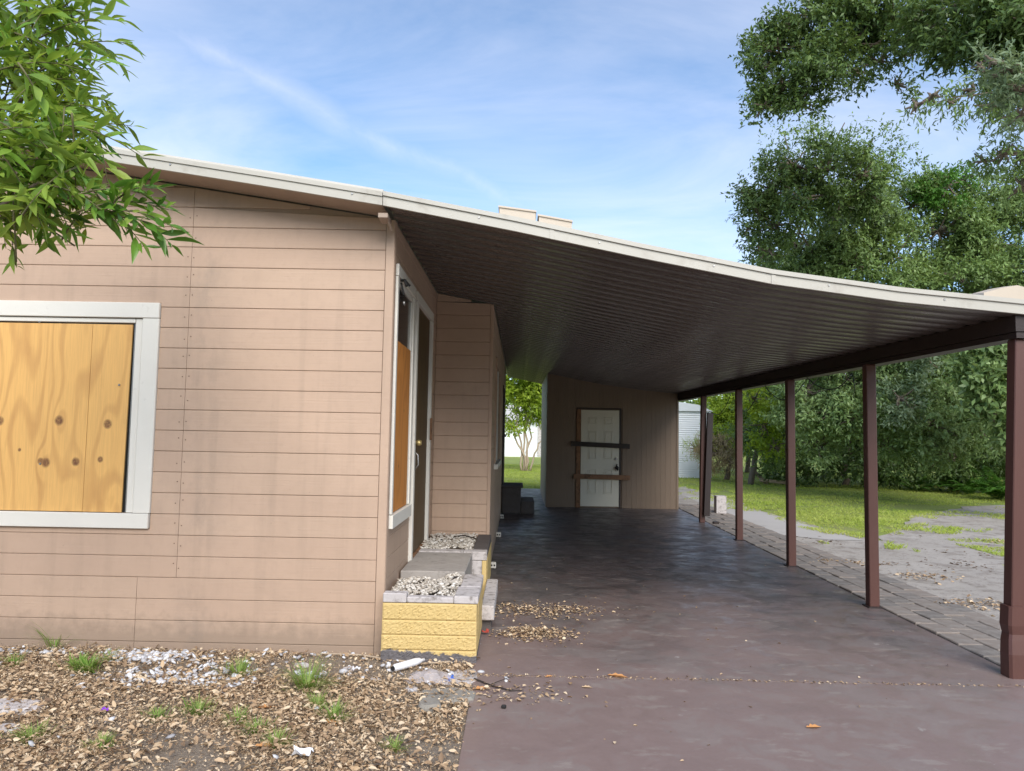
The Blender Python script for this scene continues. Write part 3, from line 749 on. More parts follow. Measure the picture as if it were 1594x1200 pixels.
# beam along the posts
def sbeam(x0,x1,y0,y1,d0,d1,nm,m,k=0):
    mb=MB(); z0=2.352+.0065*(y0-5.1); z1=2.352+.0065*(y1-5.1)
    mb.v=[(x0+k,y0,z0+d0),(x1+k,y0,z0+d0),(x1,y1,z1+d0),(x0,y1,z1+d0),(x0+k,y0,z0+d1),(x1+k,y0,z0+d1),(x1,y1,z1+d1),(x0,y1,z1+d1)]
    mb.f=[(3,2,1,0),(4,5,6,7),(0,1,5,4),(1,2,6,5),(2,3,7,6),(3,0,4,7)]
    return mb.obj(nm,m,cp)
sbeam(3.375,3.53,5.14,15.7,.045,.158,'beam',M['beam'],.085); sbeam(3.385,3.52,5.15,15.7,.0,.0405,'beam_rail',M['beam'],.085)
sbeam(3.63,3.7,5.131,19.4,.06,.14,'gutter',M['fascia'])
def post_mesh():
    mb=MB(); mb.cbox(-.047,.047,-.047,.047,0,1,.006); return mb.mesh('post',M['brown'])
pm=post_mesh()
posts=[(3.452,5.226),(3.415,7.207),(3.412,9.302),(3.41,11.453)]
for i,(x,y) in enumerate(posts):
    zb=gz(y)+.022; zt=2.350+.0065*(y-5.1)
    o=link('post',pm,cp,loc=(x,y,zb)); o.scale=(1,1,zt-zb)
    if i==0: o.location.x=3.43; o.rotation_euler=(0,math.atan(.10/2.33),0); o['label']='nearest post, with a dented boxed sleeve at its foot'
    if i>0:
        MB().cbox(x-.07,x+.07,y-.07,y+.07,zb,zb+.012,.003).obj('base_plate',M['beam'],cp)
# far post leans and has a plank strapped on
a=(3.42, 13.577, 2.403); b=(3.36, 13.809, 0.074)
def bar(p,q,w_,d_,nm,m,par,**k):
    p=Vector(p);q=Vector(q); l=(q-p).length
    me=MB().cbox(-w_/2,w_/2,-d_/2,d_/2,0,l,min(w_,d_)*.08).mesh(nm,m)
    o=bpy.data.objects.new(nm,me);COL.objects.link(o); o.parent=par
    if par is not None: o.matrix_parent_inverse=Matrix.Translation(par.location).inverted() if par.parent is None else Matrix.Identity(4)
    o.location=p; o.rotation_euler=(q-p).to_track_quat('Z','X').to_euler(); return o
o=bar((3.39,13.6,gz(13.6)+.022),(3.42,13.6,2.405),.095,.095,'post',M['brown'],cp); o['label']='farthest post, leaning, with a plank strapped beside it'
o.rotation_euler=(0,math.asin(.03/2.3),0); o.location.x=3.375
bar((3.43,13.49,.24),(3.50,13.5,2.10),.11,.045,'plank',M['beam'],cp)
MB().cbox(3.52,3.62,13.35,13.44,gz(13.4)+.02,gz(13.4)+.07,.01).obj('bracket',M['beam'],cp)
# dented boxed sleeve of the nearest post
mb=MB(); w0=.062; secs=[(.02,-.022,.0,.98),(.18,-.022,.0,.98),(.27,-.014,.012,.92),(.31,-.008,.016,.86),(.37,-.012,.012,1.0),(.50,-.008,.008,.97)]
vs=[];fs=[]
for z,dx,dy,s_ in secs:
    for (cx_,cy_) in ((-1,-.75),(-.75,-1),(.75,-1),(1,-.75),(1,.75),(.75,1),(-.75,1),(-1,.75)):
        vs.append((3.45+dx+cx_*w0*s_,5.226+dy-.01+cy_*w0*s_,gz(5.2)+z))
for i in range(len(secs)-1):
    for k in range(8): fs.append((i*8+k,i*8+(k+1)%8,(i+1)*8+(k+1)%8,(i+1)*8+k))
fs+=[tuple(range(8)),tuple(len(vs)-8+k for k in range(8))]
mb.v=vs;mb.f=fs; mb.obj('post_sleeve',M['brown'],cp)
# front bracket at the house corner
MB().cbox(-1.02,-.95,5.14,5.30,3.135,3.17,.003).tube([(-.97,5.2,3.15),(-.95,5.3,3.09)],.01,6).obj('bracket',M['soffit'],cp)
# drooping cables
def cable(pts,r=.006):
    n=14; out=[]
    P=[Vector(p) for p in pts]
    for i in range(len(P)-1):
        a,b,c,d=P[max(i-1,0)],P[i],P[i+1],P[min(i+2,len(P)-1)]
        for k in range(n if i<len(P)-2 else n+1):
            t=k/n; out.append(.5*((2*b)+(c-a)*t+(2*a-5*b+4*c-d)*t*t+(3*b-a-3*c+d)*t**3))
    mb=MB().tube(out,r,5); return mb.obj('cable',M['cable'],cp,True)
cable([(3.48, 10.464, 2.388),(3.48, 10.123, 2.232),(3.48, 9.756, 2.152),(3.48, 9.368, 2.182),(3.48, 9.007, 2.326)])
cable([(3.48, 8.926, 2.375),(3.48, 8.567, 2.242),(3.48, 8.218, 2.189),(3.48, 7.94, 2.227),(3.48, 7.738, 2.32)])
cable([(3.48, 12.106, 2.376),(3.48, 12.407, 2.178),(3.48, 12.885, 2.053),(3.48, 13.491, 2.129)])
cable([(3.48, 12.034, 2.361),(3.48, 11.823, 2.174),(3.48, 11.357, 2.055),(3.48, 10.983, 2.157),(3.48, 10.687, 2.348)])
cable([(3.48, 7.723, 2.332),(3.48, 7.668, 2.194),(3.48, 7.701, 2.062)],.004)
# boxes on the roof
def roofbox(px0,px1,label,x0,x1,zt0,zt1):
    mb=MB(); y0,y1=6.2,6.55
    mb.v=[(x0,y0,zr(x0)+.095),(x1,y0,zr(x1)+.095),(x1,y1,zr(x1)+.1),(x0,y1,zr(x0)+.1),(x0,y0,zt0),(x1,y0,zt1),(x1,y1,zt1),(x0,y1,zt0)]
    mb.f=[(3,2,1,0),(4,5,6,7),(0,1,5,4),(1,2,6,5),(2,3,7,6),(3,0,4,7)]
    o=mb.obj('roof_box',M['boxtan'])
    MB().prism([(x0-.01,zt0+.001),(x1+.006,zt1+.001),(x1+.006,zt1+.016),(x0-.01,zt0+.016)],1,y0-.012,y1+.01).obj('lid',M['boxtan'],o)
    return tag(o,label,'roof box','beige boxes on the carport roof')
A=(-0.19, 6.2, 3.54);B=(0.12, 6.2, 3.5);C_=(0.14, 6.2, 3.48);D_=(0.43, 6.2, 3.43)
roofbox(0,0,'taller beige box behind the carport roof edge, nearer the house',A[0],B[0],A[2]+.015,B[2]+.015)
roofbox(0,0,'lower beige box behind the carport roof edge, away from the house',C_[0]+.008,D_[0],C_[2]+.005,D_[2]+.005)
# loose beige sheet on the roof at the right
mb=MB(); pts=[(3.44, 5.6, 2.75),(3.58, 5.6, 2.79),(3.69, 5.6, 2.81),(3.77, 5.6, 2.79),(3.99, 5.6, 2.77)]
vs=[];fs=[]
for p in pts:
    vs+=[(p[0],5.45,p[2]-.02),(p[0],5.6,p[2]),(p[0],5.9,p[2]-.01),(p[0],5.9,2.60),(p[0],5.45,2.60)]
for i in range(len(pts)-1):
    for k in range(5): fs.append((i*5+k,i*5+(k+1)%5,(i+1)*5+(k+1)%5,(i+1)*5+k))
fs+=[tuple(range(5)),tuple(len(vs)-5+k for k in range(5))]
mb.v=vs;mb.f=fs; tag(mb.obj('folded_roof_sheet',M['boxtan']),'crumpled beige sheet lying on the right end of the carport roof','roof sheet')

# ---------------- storage room at the back of the carport ----------------
SY=15.8; SX0,SX1=.615,3.425
shed=empty('storage_room',(2.0,SY,gz(SY)),'tan grooved-panel storage room closing the back of the carport','shed')
mb=MB(); zb=gz(SY)+.024
DX0,DX1=1.345,2.19; DZT=2.20
def shwall(x0,x1,z0):
    g=.102; x=x0
    mbs=MB()
    while x<x1-.01:
        xe=min(x+g,x1); t0=zr(x,SY)-.002; t1=zr(xe-.002,SY)-.002
        mbs.v+= [(x,SY,z0),(xe-.002,SY,z0),(xe-.002,SY,t1),(x,SY,t0),(x,SY+.02,z0),(xe-.002,SY+.02,z0),(xe-.002,SY+.02,t1),(x,SY+.02,t0)]
        n=len(mbs.v)-8; mbs.f+=[tuple(n+i for i in f) for f in [(0,1,2,3),(4,5,6,7),(0,4,7,3),(1,5,6,2),(0,1,5,4),(3,2,6,7)]]
        x=xe
    return mbs.obj('panel_wall',M['t111'],shed)
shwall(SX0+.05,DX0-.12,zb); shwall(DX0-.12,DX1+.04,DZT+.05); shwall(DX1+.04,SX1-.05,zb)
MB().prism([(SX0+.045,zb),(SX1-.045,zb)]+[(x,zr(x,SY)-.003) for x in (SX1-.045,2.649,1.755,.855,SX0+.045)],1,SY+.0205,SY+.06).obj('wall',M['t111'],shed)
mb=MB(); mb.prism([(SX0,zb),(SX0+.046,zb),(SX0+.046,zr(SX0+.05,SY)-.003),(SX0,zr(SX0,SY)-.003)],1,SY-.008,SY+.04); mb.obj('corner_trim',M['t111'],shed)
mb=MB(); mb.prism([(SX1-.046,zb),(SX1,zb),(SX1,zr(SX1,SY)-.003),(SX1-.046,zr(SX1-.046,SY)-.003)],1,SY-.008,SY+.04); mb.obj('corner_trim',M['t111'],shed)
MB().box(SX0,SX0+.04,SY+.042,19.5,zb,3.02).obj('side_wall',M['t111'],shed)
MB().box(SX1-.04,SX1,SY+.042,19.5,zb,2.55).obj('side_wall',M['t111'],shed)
MB().box(SX0+.042,SX1-.042,19.46,19.5,zb,2.55).obj('back_wall',M['t111'],shed)
door=link('door',MB().cbox(DX0+.002,DX1-.03,SY-.006,SY+.029,zb+.03,DZT,.003).mesh('door',M['door_white']),shed)
dw=DX1-.03-DX0-.002
for (u0,u1) in ((.19,.41),(.61,.83)):
    for (v0,v1) in ((.855,.925),(.49,.78),(.13,.38)):
        x0=DX0+.002+dw*u0;x1=DX0+.002+dw*u1;z0=zb+.03+(DZT-zb-.03)*v0;z1=zb+.03+(DZT-zb-.03)*v1
        pm_=MB(); t=.016
        for args in ((x0,x1,z0,z0+t),(x0,x1,z1-t,z1),(x0,x0+t,z0+t+.001,z1-t-.001),(x1-t,x1,z0+t+.001,z1-t-.001)):
            pm_.cbox(args[0],args[1],SY-.016,SY-.0065,args[2],args[3],.003)
        pm_.cbox(x0+.03,x1-.03,SY-.012,SY-.0065,z0+.03,z1-.03,.003)
        pm_.obj('door_panel',M['door_white'],door)
MB().tube([(2.10,SY-.0065,1.17),(2.10,SY-.03,1.17)],[.03,.026],12).obj('deadbolt',M['steel'],door)
MB().tube([(2.11,SY-.0065,.985),(2.11,SY-.05,.985),(2.11,SY-.07,.985)],[.02,.04,.025],10).tube([(2.11,SY-.03,.98),(2.14,SY-.04,.93)],.02,6).tube([(2.11,SY-.03,1.0),(2.11,SY-.04,1.06)],.014,6).obj('knob',M['black'],door,True)
MB().cbox(DX0-.095,DX0-.004,SY-.012,SY+.029,zb,DZT+.02,.004).obj('door_jamb',M['raw_wood'],shed)
MB().cbox(DX1-.026,DX1+.012,SY-.008,SY+.029,zb,DZT+.02,.004).obj('door_jamb',M['beam'],shed)
MB().cbox(DX0-.095,DX1+.012,SY-.010,SY+.029,DZT+.021,DZT+.048,.004).obj('door_head',M['beam'],shed)
def brace(p,q,m,lb):
    mb=MB(); h=.05
    mb.v=[(p[0],SY-.055,p[1]-h),(q[0],SY-.055,q[1]-h),(q[0],SY-.017,q[1]-h),(p[0],SY-.017,p[1]-h),(p[0],SY-.055,p[1]+h),(q[0],SY-.055,q[1]+h),(q[0],SY-.017,q[1]+h),(p[0],SY-.017,p[1]+h)]
    mb.f=[(3,2,1,0),(4,5,6,7),(0,1,5,4),(1,2,6,5),(2,3,7,6),(3,0,4,7)]
    o=mb.obj('brace_board',m,shed); o['label']=lb
a=(1.14, 15.75, 1.48);b=(2.38, 15.75, 1.44);brace((a[0],a[2]),(b[0],b[2]),M['dark_wood'],'upper dark board nailed across the door')
a=(1.2, 15.75, 0.79);b=(2.39, 15.75, 0.78);brace((a[0],a[2]),(b[0],b[2]),M['raw_wood'],'lower brown board nailed across the door')

# ---------------- porch: planters, landing, steps ----------------
def rough_block(x0,x1,y0,y1,z0,z1,m,par,name='block',amp=.008,seed=0,nx=64,nz=11,label=None):
    """block with a split rough front face"""
    r=np.random.default_rng(seed); mb=MB()
    for j in range(nz+1):
        for i in range(nx+1):
            e=(0 if i in (0,nx) or j in (0,nz) else 1)
            mb.v.append((x0+(x1-x0)*i/nx,y0-(e*abs(r.normal())*amp+e*.004),z0+(z1-z0)*j/nz))
    for j in range(nz):
        for i in range(nx):
            a=j*(nx+1)+i; mb.f.append((a,a+1,a+nx+2,a+nx+1))
    n=len(mb.v); c=[0,nx,(nz)*(nx+1)+nx,nz*(nx+1)]
    mb.v+=[(x0,y1,z0),(x1,y1,z0),(x1,y1,z1),(x0,y1,z1)]
    bot=list(range(nx+1)); top=[nz*(nx+1)+i for i in range(nx+1)]; lf=[j*(nx+1) for j in range(nz+1)]; rt=[j*(nx+1)+nx for j in range(nz+1)]
    mb.f+=[tuple([n,n+1]+bot[::-1]),tuple([n+3]+top+[n+2]),tuple([n+0]+lf+[n+3]),tuple([n+1,n+2]+rt[::-1]),(n,n+3,n+2,n+1)]
    o=mb.obj(name,m,par); return o
ico_v=[];phi=(1+5**.5)/2
for a in (-1,1):
    for b in (-phi,phi): ico_v+=[(0,a,b),(a,b,0),(b,0,a)]
ico_v=unit(np.array(ico_v,float))
ico_f=[]
for i in range(12):
    for j in range(i+1,12):
        for k in range(j+1,12):
            d=lambda p,q:np.linalg.norm(ico_v[p]-ico_v[q])
            if max(d(i,j),d(j,k),d(i,k))<1.1: 
                n_=np.cross(ico_v[j]-ico_v[i],ico_v[k]-ico_v[i]); ico_f.append((i,j,k) if n_@ico_v[i]>0 else (i,k,j))
ico_f=np.array(ico_f)
def pebbles(name,P,size,m,parent=None,seed=0):
    r=np.random.default_rng(seed); n=len(P)
    S=size*r.uniform(.5,1.3,(n,1,1))*np.stack([r.uniform(.8,1.3,n),r.uniform(.7,1.1,n),r.uniform(.4,.7,n)],1)[:,None,:]
    V=ico_v[None]*S*(1+r.uniform(-.18,.18,(n,12,1)))
    a=r.uniform(0,6.28,n);c,s=np.cos(a)[:,None],np.sin(a)[:,None]; t=r.normal(0,.35,(n,1))
    x=V[...,0]*c-V[...,1]*s;y=V[...,0]*s+V[...,1]*c;z=V[...,2]+x*t
    V=np.stack([x,y,z],-1)+P[:,None,:]
    F=(np.arange(n)[:,None,None]*12+ico_f[None]).reshape(-1,3)
    o=link(name,qmesh(name,V.reshape(-1,3),F,m,True),parent); o['kind']='stuff'; return o
PX0,PX1=-.93,-.262
pA_=empty('planter',(-.6,5.6,.0),'yellow split-block planter at the house corner, filled with white pebbles','planter','block planters at the porch')
cz=[.0,.105,.207,.309,.425]
for k in range(4):
    rough_block(PX0+.0015*k,PX1-.0015*k,5.262,5.42,cz[k]+.001,cz[k+1]-.001,M['yellow'],pA_,seed=k,amp=.0028)
    MB().cbox(PX1-.16,PX1,5.423,6.09,cz[k]+.002,cz[k+1]-.002,.004).obj('block',M['yellow'],pA_)
MB().cbox(-.94,-.935,5.455,5.47,.0,.42,.001).obj('sealant_edge',M['white'],pA_)
MB().cbox(PX0+.005,-.76,5.255,5.345,.427,.492,.006).obj('cap_block',M['conc_light'],pA_)
MB().cbox(-.758,-.43,5.262,5.335,.427,.468,.006).obj('cap_block',M['conc_light'],pA_)
MB().cbox(-.428,PX1+.004,5.255,5.60,.427,.480,.006).obj('cap_block',M['conc_light'],pA_)
MB().cbox(-.41,PX1+.004,5.603,6.08,.427,.482,.006).obj('cap_block',M['conc_light'],pA_)
MB().box(PX0+.02,-.43,5.425,6.085,.05,.42).obj('soil',M['dirt'],pA_)
P=np.stack([rng.uniform(PX0+.02,-.42,900),rng.uniform(5.33,6.07,900),np.zeros(900)],1)
P[:,2]=.432+.03*pn(P,9,4)+rng.uniform(0,.022,900)+.02
pebbles('pebbles',P,.0165,M['pebble'],pA_,1)
# landing
ld=MB().cbox(XC+.012,-.41,6.10,7.08,-.02,.497,.008).obj('entry_landing',M['conc']); tag(ld,'bare grey concrete landing in front of the boarded door','landing')
# second planter
pB_=empty('planter',(-.6,7.7,0),'grey block planter behind the landing, against the recessed wall','planter','block planters at the porch')
zt=.505
MB().cbox(-.945,-.50,7.10,7.24,zt-.08,zt,.005).obj('cap_block',M['conc_light'],pB_)
MB().cbox(-.498,-.275,7.10,7.24,zt-.08,zt,.005).obj('cap_block',M['conc_light'],pB_)
MB().cbox(-.42,-.275,7.243,8.32,zt-.075,zt+.004,.005).obj('cap_block',M['conc_dark'],pB_)
MB().cbox(-.945,-.32,7.108,7.24,.0,zt-.083,.005).obj('block',M['conc_light'],pB_)
MB().cbox(-.318,-.276,7.104,7.24,.0,zt-.083,.004).obj('block',M['yellow'],pB_)
MB().cbox(-.40,-.272,7.243,8.32,.0,zt-.078,.004).obj('block',M['yellow'],pB_)
MB().box(-.935,-.422,7.243,8.33,.1,zt-.02).obj('soil',M['dirt'],pB_)
P=np.stack([rng.uniform(-.93,-.43,700),rng.uniform(7.25,8.32,700),np.zeros(700)],1); P[:,2]=zt-.012+.012*pn(P,9,4)+rng.uniform(0,.015,700)
pebbles('pebbles',P,.018,M['pebble'],pB_,2)
MB().tube([(-.66,8.0,zt+.02),(-.55,7.95,zt+.04),(-.42,7.8,zt+.03)],.006,5).obj('twig',M['dark_wood'],pB_)
# side step slab
st=MB().cbox(-.27,-.165,6.03,7.15,.128,.245,.008).obj('side_step',M['conc_light']); tag(st,'narrow pale concrete step block beside the yellow planter','step')
MB().box(-.268,-.19,6.08,7.1,.0,.127).obj('support',M['conc_dark'],st)
# dark steps by the side door
zs=gz(14.8)+.022
stp=MB().cbox(-.285,.08,14.35,15.5,zs,zs+.50,.01).obj('side_door_steps',M['conc_dark']); tag(stp,'two dark concrete steps against the shaded house wall','steps')
MB().cbox(.082,.34,14.35,15.5,zs,zs+.24,.01).obj('tread',M['conc_dark'],stp)
MB().cbox(-.283,.12,14.33,15.52,zs+.502,zs+.53,.008).obj('tread',M['conc_dark'],stp)
# outlet boxes along the house wall
def outlet(x,y,label):
    z=gz(y)+.035
    o=MB().cbox(x-.035,x+.035,y,y+.05,z,z+.07,.005).obj('outlet_box',M['white']); tag(o,label,'outlet','outlet boxes along the house wall')
    for dx in (-.016,.016): MB().tube([(x+dx,y-.003,z+.035),(x+dx,y,z+.035)],.011,8).obj('socket',M['black'],o)
outlet(-.262,8.70,'nearest small white outlet box, low on the wall behind the grey planter')
outlet(-.262,11.2,'middle small outlet box in shade at the foot of the house wall')
outlet(-.262,13.5,'farthest small outlet box, just in front of the dark steps')

# ---------------- leaf litter, stones, weeds ----------------
def pts_in(n,x0,x1,y0,y1,seed):
    r=np.random.default_rng(seed); return np.stack([r.uniform(x0,x1,n),r.uniform(y0,y1,n),np.zeros(n)],1)
P=pts_in(115000,-5.4,-.27,2.7,5.40,11)
r=np.random.default_rng(12); n_=pn(P,2.2,21)
bare=np.exp(-(((P[:,0]+1.15)/.75)**2+((P[:,1]-5.13)/.30)**2)**2)+np.exp(-(((P[:,0]+2.25)/.45)**2+((P[:,1]-5.0)/.28)**2)**2)*.85+np.exp(-(((P[:,0]+.5)/.3)**2+((P[:,1]-4.75)/.3)**2)**2)*.8
keep=(r.uniform(0,1,len(P))>bare*.93)&((n_+.5*pn(P,6,22)+r.uniform(-.8,.8,len(P)))>-.85)
P=P[keep]; n=len(P)
P[:,2]=gz(P[:,1])+.014+np.abs(r.normal(0,.014,n))+.012*np.maximum(0,pn(P,5,8))
D=r.normal(size=(n,3));D[:,2]*=.35; NN=np.array([0,0,1.])+r.normal(size=(n,3))*.75
ln=.009+.028*r.uniform(0,1,n)**2
o=link('leaf_litter',leaves('leaf_litter',P,D,NN,ln,ln*r.uniform(.3,.62,n),M['litter'],.10,True)); o_l=o; tag(o,'thick layer of dry tan leaves covering the ground in front of the house','leaf litter',kind='stuff')
P=pts_in(45000,-5.4,-.26,2.8,5.41,17); n=len(P); r=np.random.default_rng(18); P[:,2]=gz(P[:,1])+.016+r.uniform(0,.03,n); D=r.normal(size=(n,3)); ln=r.uniform(.005,.016,n)
o=link('leaf_crumbs',leaves('leaf_crumbs',P,D,r.normal(size=(n,3))+np.array([0,0,1.]),ln,ln*r.uniform(.2,.7,n),M['litter'],.1)); tag(o,'fine broken leaf crumbs and grit between the leaves of the front bed','leaf litter',kind='stuff')
P=pts_in(3200,-5.2,-.27,2.9,5.38,15); n=len(P); r=np.random.default_rng(16); P=P[r.uniform(0,1,n)>.9*np.exp(-(((P[:,0]+1.15)/.75)**2+((P[:,1]-5.13)/.30)**2)**2)]; n=len(P)
P[:,2]=gz(P[:,1])+.03+r.uniform(0,.02,n); D=r.normal(size=(n,3));D[:,2]*=.2; ln=r.uniform(.035,.062,n)
o=link('leaf_litter',leaves('leaf_litter',P,D,np.array([0,0,1.])+r.normal(size=(n,3))*.35,ln,ln*r.uniform(.35,.5,n),M['litter'],.15,True)); tag(o,'larger dry leaves lying loose on top of the litter bed','leaf litter',kind='stuff')
def scatter(name,label,cx_,cy_,rx,ry,n,seed,base=.026,m='litter',heap=.02,sz=(.012,.04)):
    r=np.random.default_rng(seed); q=r.normal(size=(n,2))*.5; P=np.zeros((n,3)); P[:,0]=cx_+q[:,0]*rx;P[:,1]=cy_+q[:,1]*ry
    h=np.exp(-(q**2).sum(1)*1.5); P[:,2]=gz(P[:,1])+base+h*heap*r.uniform(0,1,n)
    D=r.normal(size=(n,3));D[:,2]*=.15; NN=np.array([0,0,1.])+r.normal(size=(n,3))*.3; ln=r.uniform(*sz,n)
    o=link(name,leaves(name,P,D,NN,ln,ln*r.uniform(.4,.7,n),M[m],.12,True)); tag(o,label,'leaf pile',kind='stuff'); return o
a=(0.195, 6.774, 0.018); scatter('leaf_drift','thin drift of dry leaves across the slab beside the porch step',a[0]-.02,a[1],.62,.30,620,31)
a=(0.176, 6.011, 0.01); scatter('leaf_drift','round heap of tan leaves on the slab, nearer than the thin drift',a[0],a[1],.30,.20,640,32,heap=.04)
a=(-0.055, 4.681, -0.003); scatter('leaf_drift','leaves strewn over the driveway corner by the litter bed',a[0],a[1],.40,.22,150,33)
P=pts_in(260,-.25,3.3,3.3,9.5,34); P=P[(np.random.default_rng(1).uniform(0,1,260)<np.exp(-(P[:,0]+.25)/1.2)*.9+.12)]
n=len(P);P[:,2]=gz(P[:,1])+.026; r=np.random.default_rng(9); D=r.normal(size=(n,3));D[:,2]*=.2; ln=r.uniform(.012,.035,n)
o=link('leaf_fragments',leaves('leaf_fragments',P,D,np.array([0,0,1.])+r.normal(size=(n,3))*.3,ln,ln*.5,M['litter'],.2,True)); tag(o,'small leaf crumbs and twigs scattered over the painted slab','leaf litter',kind='stuff')
# leaves and grit collected in the slab joint
n=420;P=np.zeros((n,3)); r=np.random.default_rng(41); P[:,0]=-.25+(r.uniform(0,1,n)**1.6)*3.7; P[:,1]=5.006+r.normal(0,.011,n); P[:,2]=.026
D=r.normal(size=(n,3));D[:,2]*=.2; ln=r.uniform(.006,.022,n)
o=link('joint_debris',leaves('joint_debris',P,D,np.array([0,0,1.])+r.normal(size=(n,3))*.3,ln,ln*.55,M['litter'],.2,True)); tag(o,'line of crumbs lying in the joint across the driveway','debris',kind='stuff')
# single larger leaves
def bigleaf(px,L_,ang,label,m='litter_or',w_=.5):
    x,y,z=px; ca,sa=math.cos(ang),math.sin(ang); mb=MB()
    out=[(0,0),(.12,.2),(.22,.14),(.38,.42),(.5,.26),(.68,.34),(.8,.14),(1,0)]
    N_=len(out); vs=[]
    for t,wd in out: vs.append((t,0,-.04*math.sin(t*3)+.05))
    for t,wd in out: vs.append((t,wd*w_*2*.6,.05+wd*.28))
    for t,wd in out: vs.append((t,-wd*w_*2*.6,.05+wd*.22))
    zb=max(0,-min(v[2] for v in vs))
    mb.v=[(x+L_*(a*ca-b*sa),y+L_*(a*sa+b*ca),gz(y)+.024+L_*(c-.0)) for a,b,c in vs]
    for i in range(N_-1): mb.f+=[(i,i+1,N_+i+1,N_+i),(i,2*N_+i,2*N_+i+1,i+1)]
    me=bpy.data.meshes.new('fallen_leaf'); me.from_pydata(mb.v,[],mb.f); me.materials.append(M[m])
    return tag(link('fallen_leaf',me),label,'leaf','single fallen leaves')
bigleaf((0.622, 5.04, 0.0),.14,-.3,'long curled brown leaf on the driveway just below the slab joint',w_=.25)
bigleaf((1.629, 4.238, -0.008),.09,.1,'lone orange-brown leaf on the bare driveway, right of centre')
bigleaf((0.206, 4.989, -0.0),.06,.4,'small orange leaf on the slab joint near the litter bed')
bigleaf((0.431, 4.811, -0.002),.07,-.1,'small curled leaf between the joint leaf and the strewn corner','litter')
bigleaf((-0.256, 4.725, -0.003),.10,.2,'broad tan leaf at the driveway edge beside the grey stones')
bigleaf((-1.307, 3.844, -0.012),.11,0.,'broad orange leaf in the litter near the white paper scrap')
bigleaf((-1.467, 4.344, -0.007),.10,.3,'broad orange leaf in the litter, middle of the bed')
bigleaf((-0.674, 4.033, -0.01),.09,.5,'broad tan leaf in the litter left of the driveway edge','litter')
bigleaf((-1.038, 4.183, -0.008),.11,-.7,'long yellow-brown leaf beside the tallest grass tuft')
# pebbles by the wall
def scat(cx_,cy_,rx,ry,n,seed):
    r=np.random.default_rng(seed); q=r.normal(size=(n,2))*.5; P=np.zeros((n,3));P[:,0]=cx_+q[:,0]*rx;P[:,1]=np.minimum(cy_+q[:,1]*ry,5.40);P[:,2]=gz(P[:,1])+.018+r.uniform(0,.02,n); return P
a=(-2.525, 5.241, 0.002);b=(-2.25, 4.813, -0.002);c=(-2.031, 4.976, -0.0);d=(-0.97, 4.979, -0.0);e=(-3.502, 5.322, 0.003);f=(-1.35, 5.29, 0.003)
P=np.concatenate([scat(a[0],a[1],.42,.12,300,1),scat(b[0],b[1],.5,.16,120,2),scat(c[0],c[1],.3,.2,60,3),scat(d[0],d[1],.9,.3,50,4),scat(e[0],e[1],.5,.1,50,5),scat(f[0],f[1],1.0,.2,25,6),pts_in(22,-4,-.4,3.4,5.3,7)+np.array([0,0,.03])])
pebbles('white_pebbles',P,.021,M['peb_blue'],None,5); tag(bpy.context.scene.objects['white_pebbles'],'white pebbles spilled along the foot of the front wall','pebbles')
# flat stones
def stone(p,rx,ry,rz,label,m='stone',seed=0,ang=0,name='stone',cat='stone'):
    r=np.random.default_rng(seed); mb=MB(); n=14; ca,sa=math.cos(ang),math.sin(ang)
    rad=1+r.uniform(-.16,.16,n)
    lv=[(1.,0),(1.,.6),(.88,1.),(0.,1.05)]
    for s_,h in lv[:3]:
        for k in range(n):
            t=2*math.pi*k/n; a=rx*rad[k]*s_*math.cos(t);b=ry*rad[k]*s_*math.sin(t)
            mb.v.append((p[0]+a*ca-b*sa,p[1]+a*sa+b*ca,gz(p[1])+.01+rz*h+(r.uniform(-.06,.06)*rz if h>.5 else 0)))
    for l in range(2):
        for k in range(n): mb.f.append((l*n+k,l*n+(k+1)%n,(l+1)*n+(k+1)%n,(l+1)*n+k))
    mb.f+=[tuple(range(2*n,3*n)),tuple(range(n))[::-1]]
    return tag(mb.obj(name,M[m]),label,cat)
stone((-0.405, 4.607, -0.004),.17,.12,.03,'large flat grey stone slab at the driveway edge',seed=1)
stone((-0.488, 4.418, -0.006),.075,.07,.05,'dark rounded stone beside the flat slab','stone',2)
stone((-0.327, 4.981, -0.0),.10,.16,.02,'pale flat concrete chip standing against the driveway edge','conc_light',3)
stone((-2.896, 4.293, -0.007),.22,.10,.03,'pale flat stepping stone at the left edge of the leaf litter','conc_light',4)
stone((-2.687, 4.01, -0.01),.08,.06,.02,'small pale stone below the stepping stone','conc_light',5)
stone((-0.318, 5.359, 0.004),.05,.03,.02,'small pale chip at the planter foot','conc_light',6)
for k,(p,q,lb) in enumerate([((-1.101, 5.086, 0.001),.045,'small pale concrete bit left of the bottle'),((-0.891, 4.897, -0.001),.035,'tiny concrete bit below the dry stick'),((-1.443, 5.145, 0.001),.05,'flat pale chip behind the tallest grass tuft'),((-0.637, 4.725, -0.003),.04,'grey chip between the bottle and the flat slab'),((-1.809, 4.689, -0.003),.04,'lone flat chip below the feathery weed')]):
    stone(p,q,q*.7,.02,lb,'conc_light',20+k)
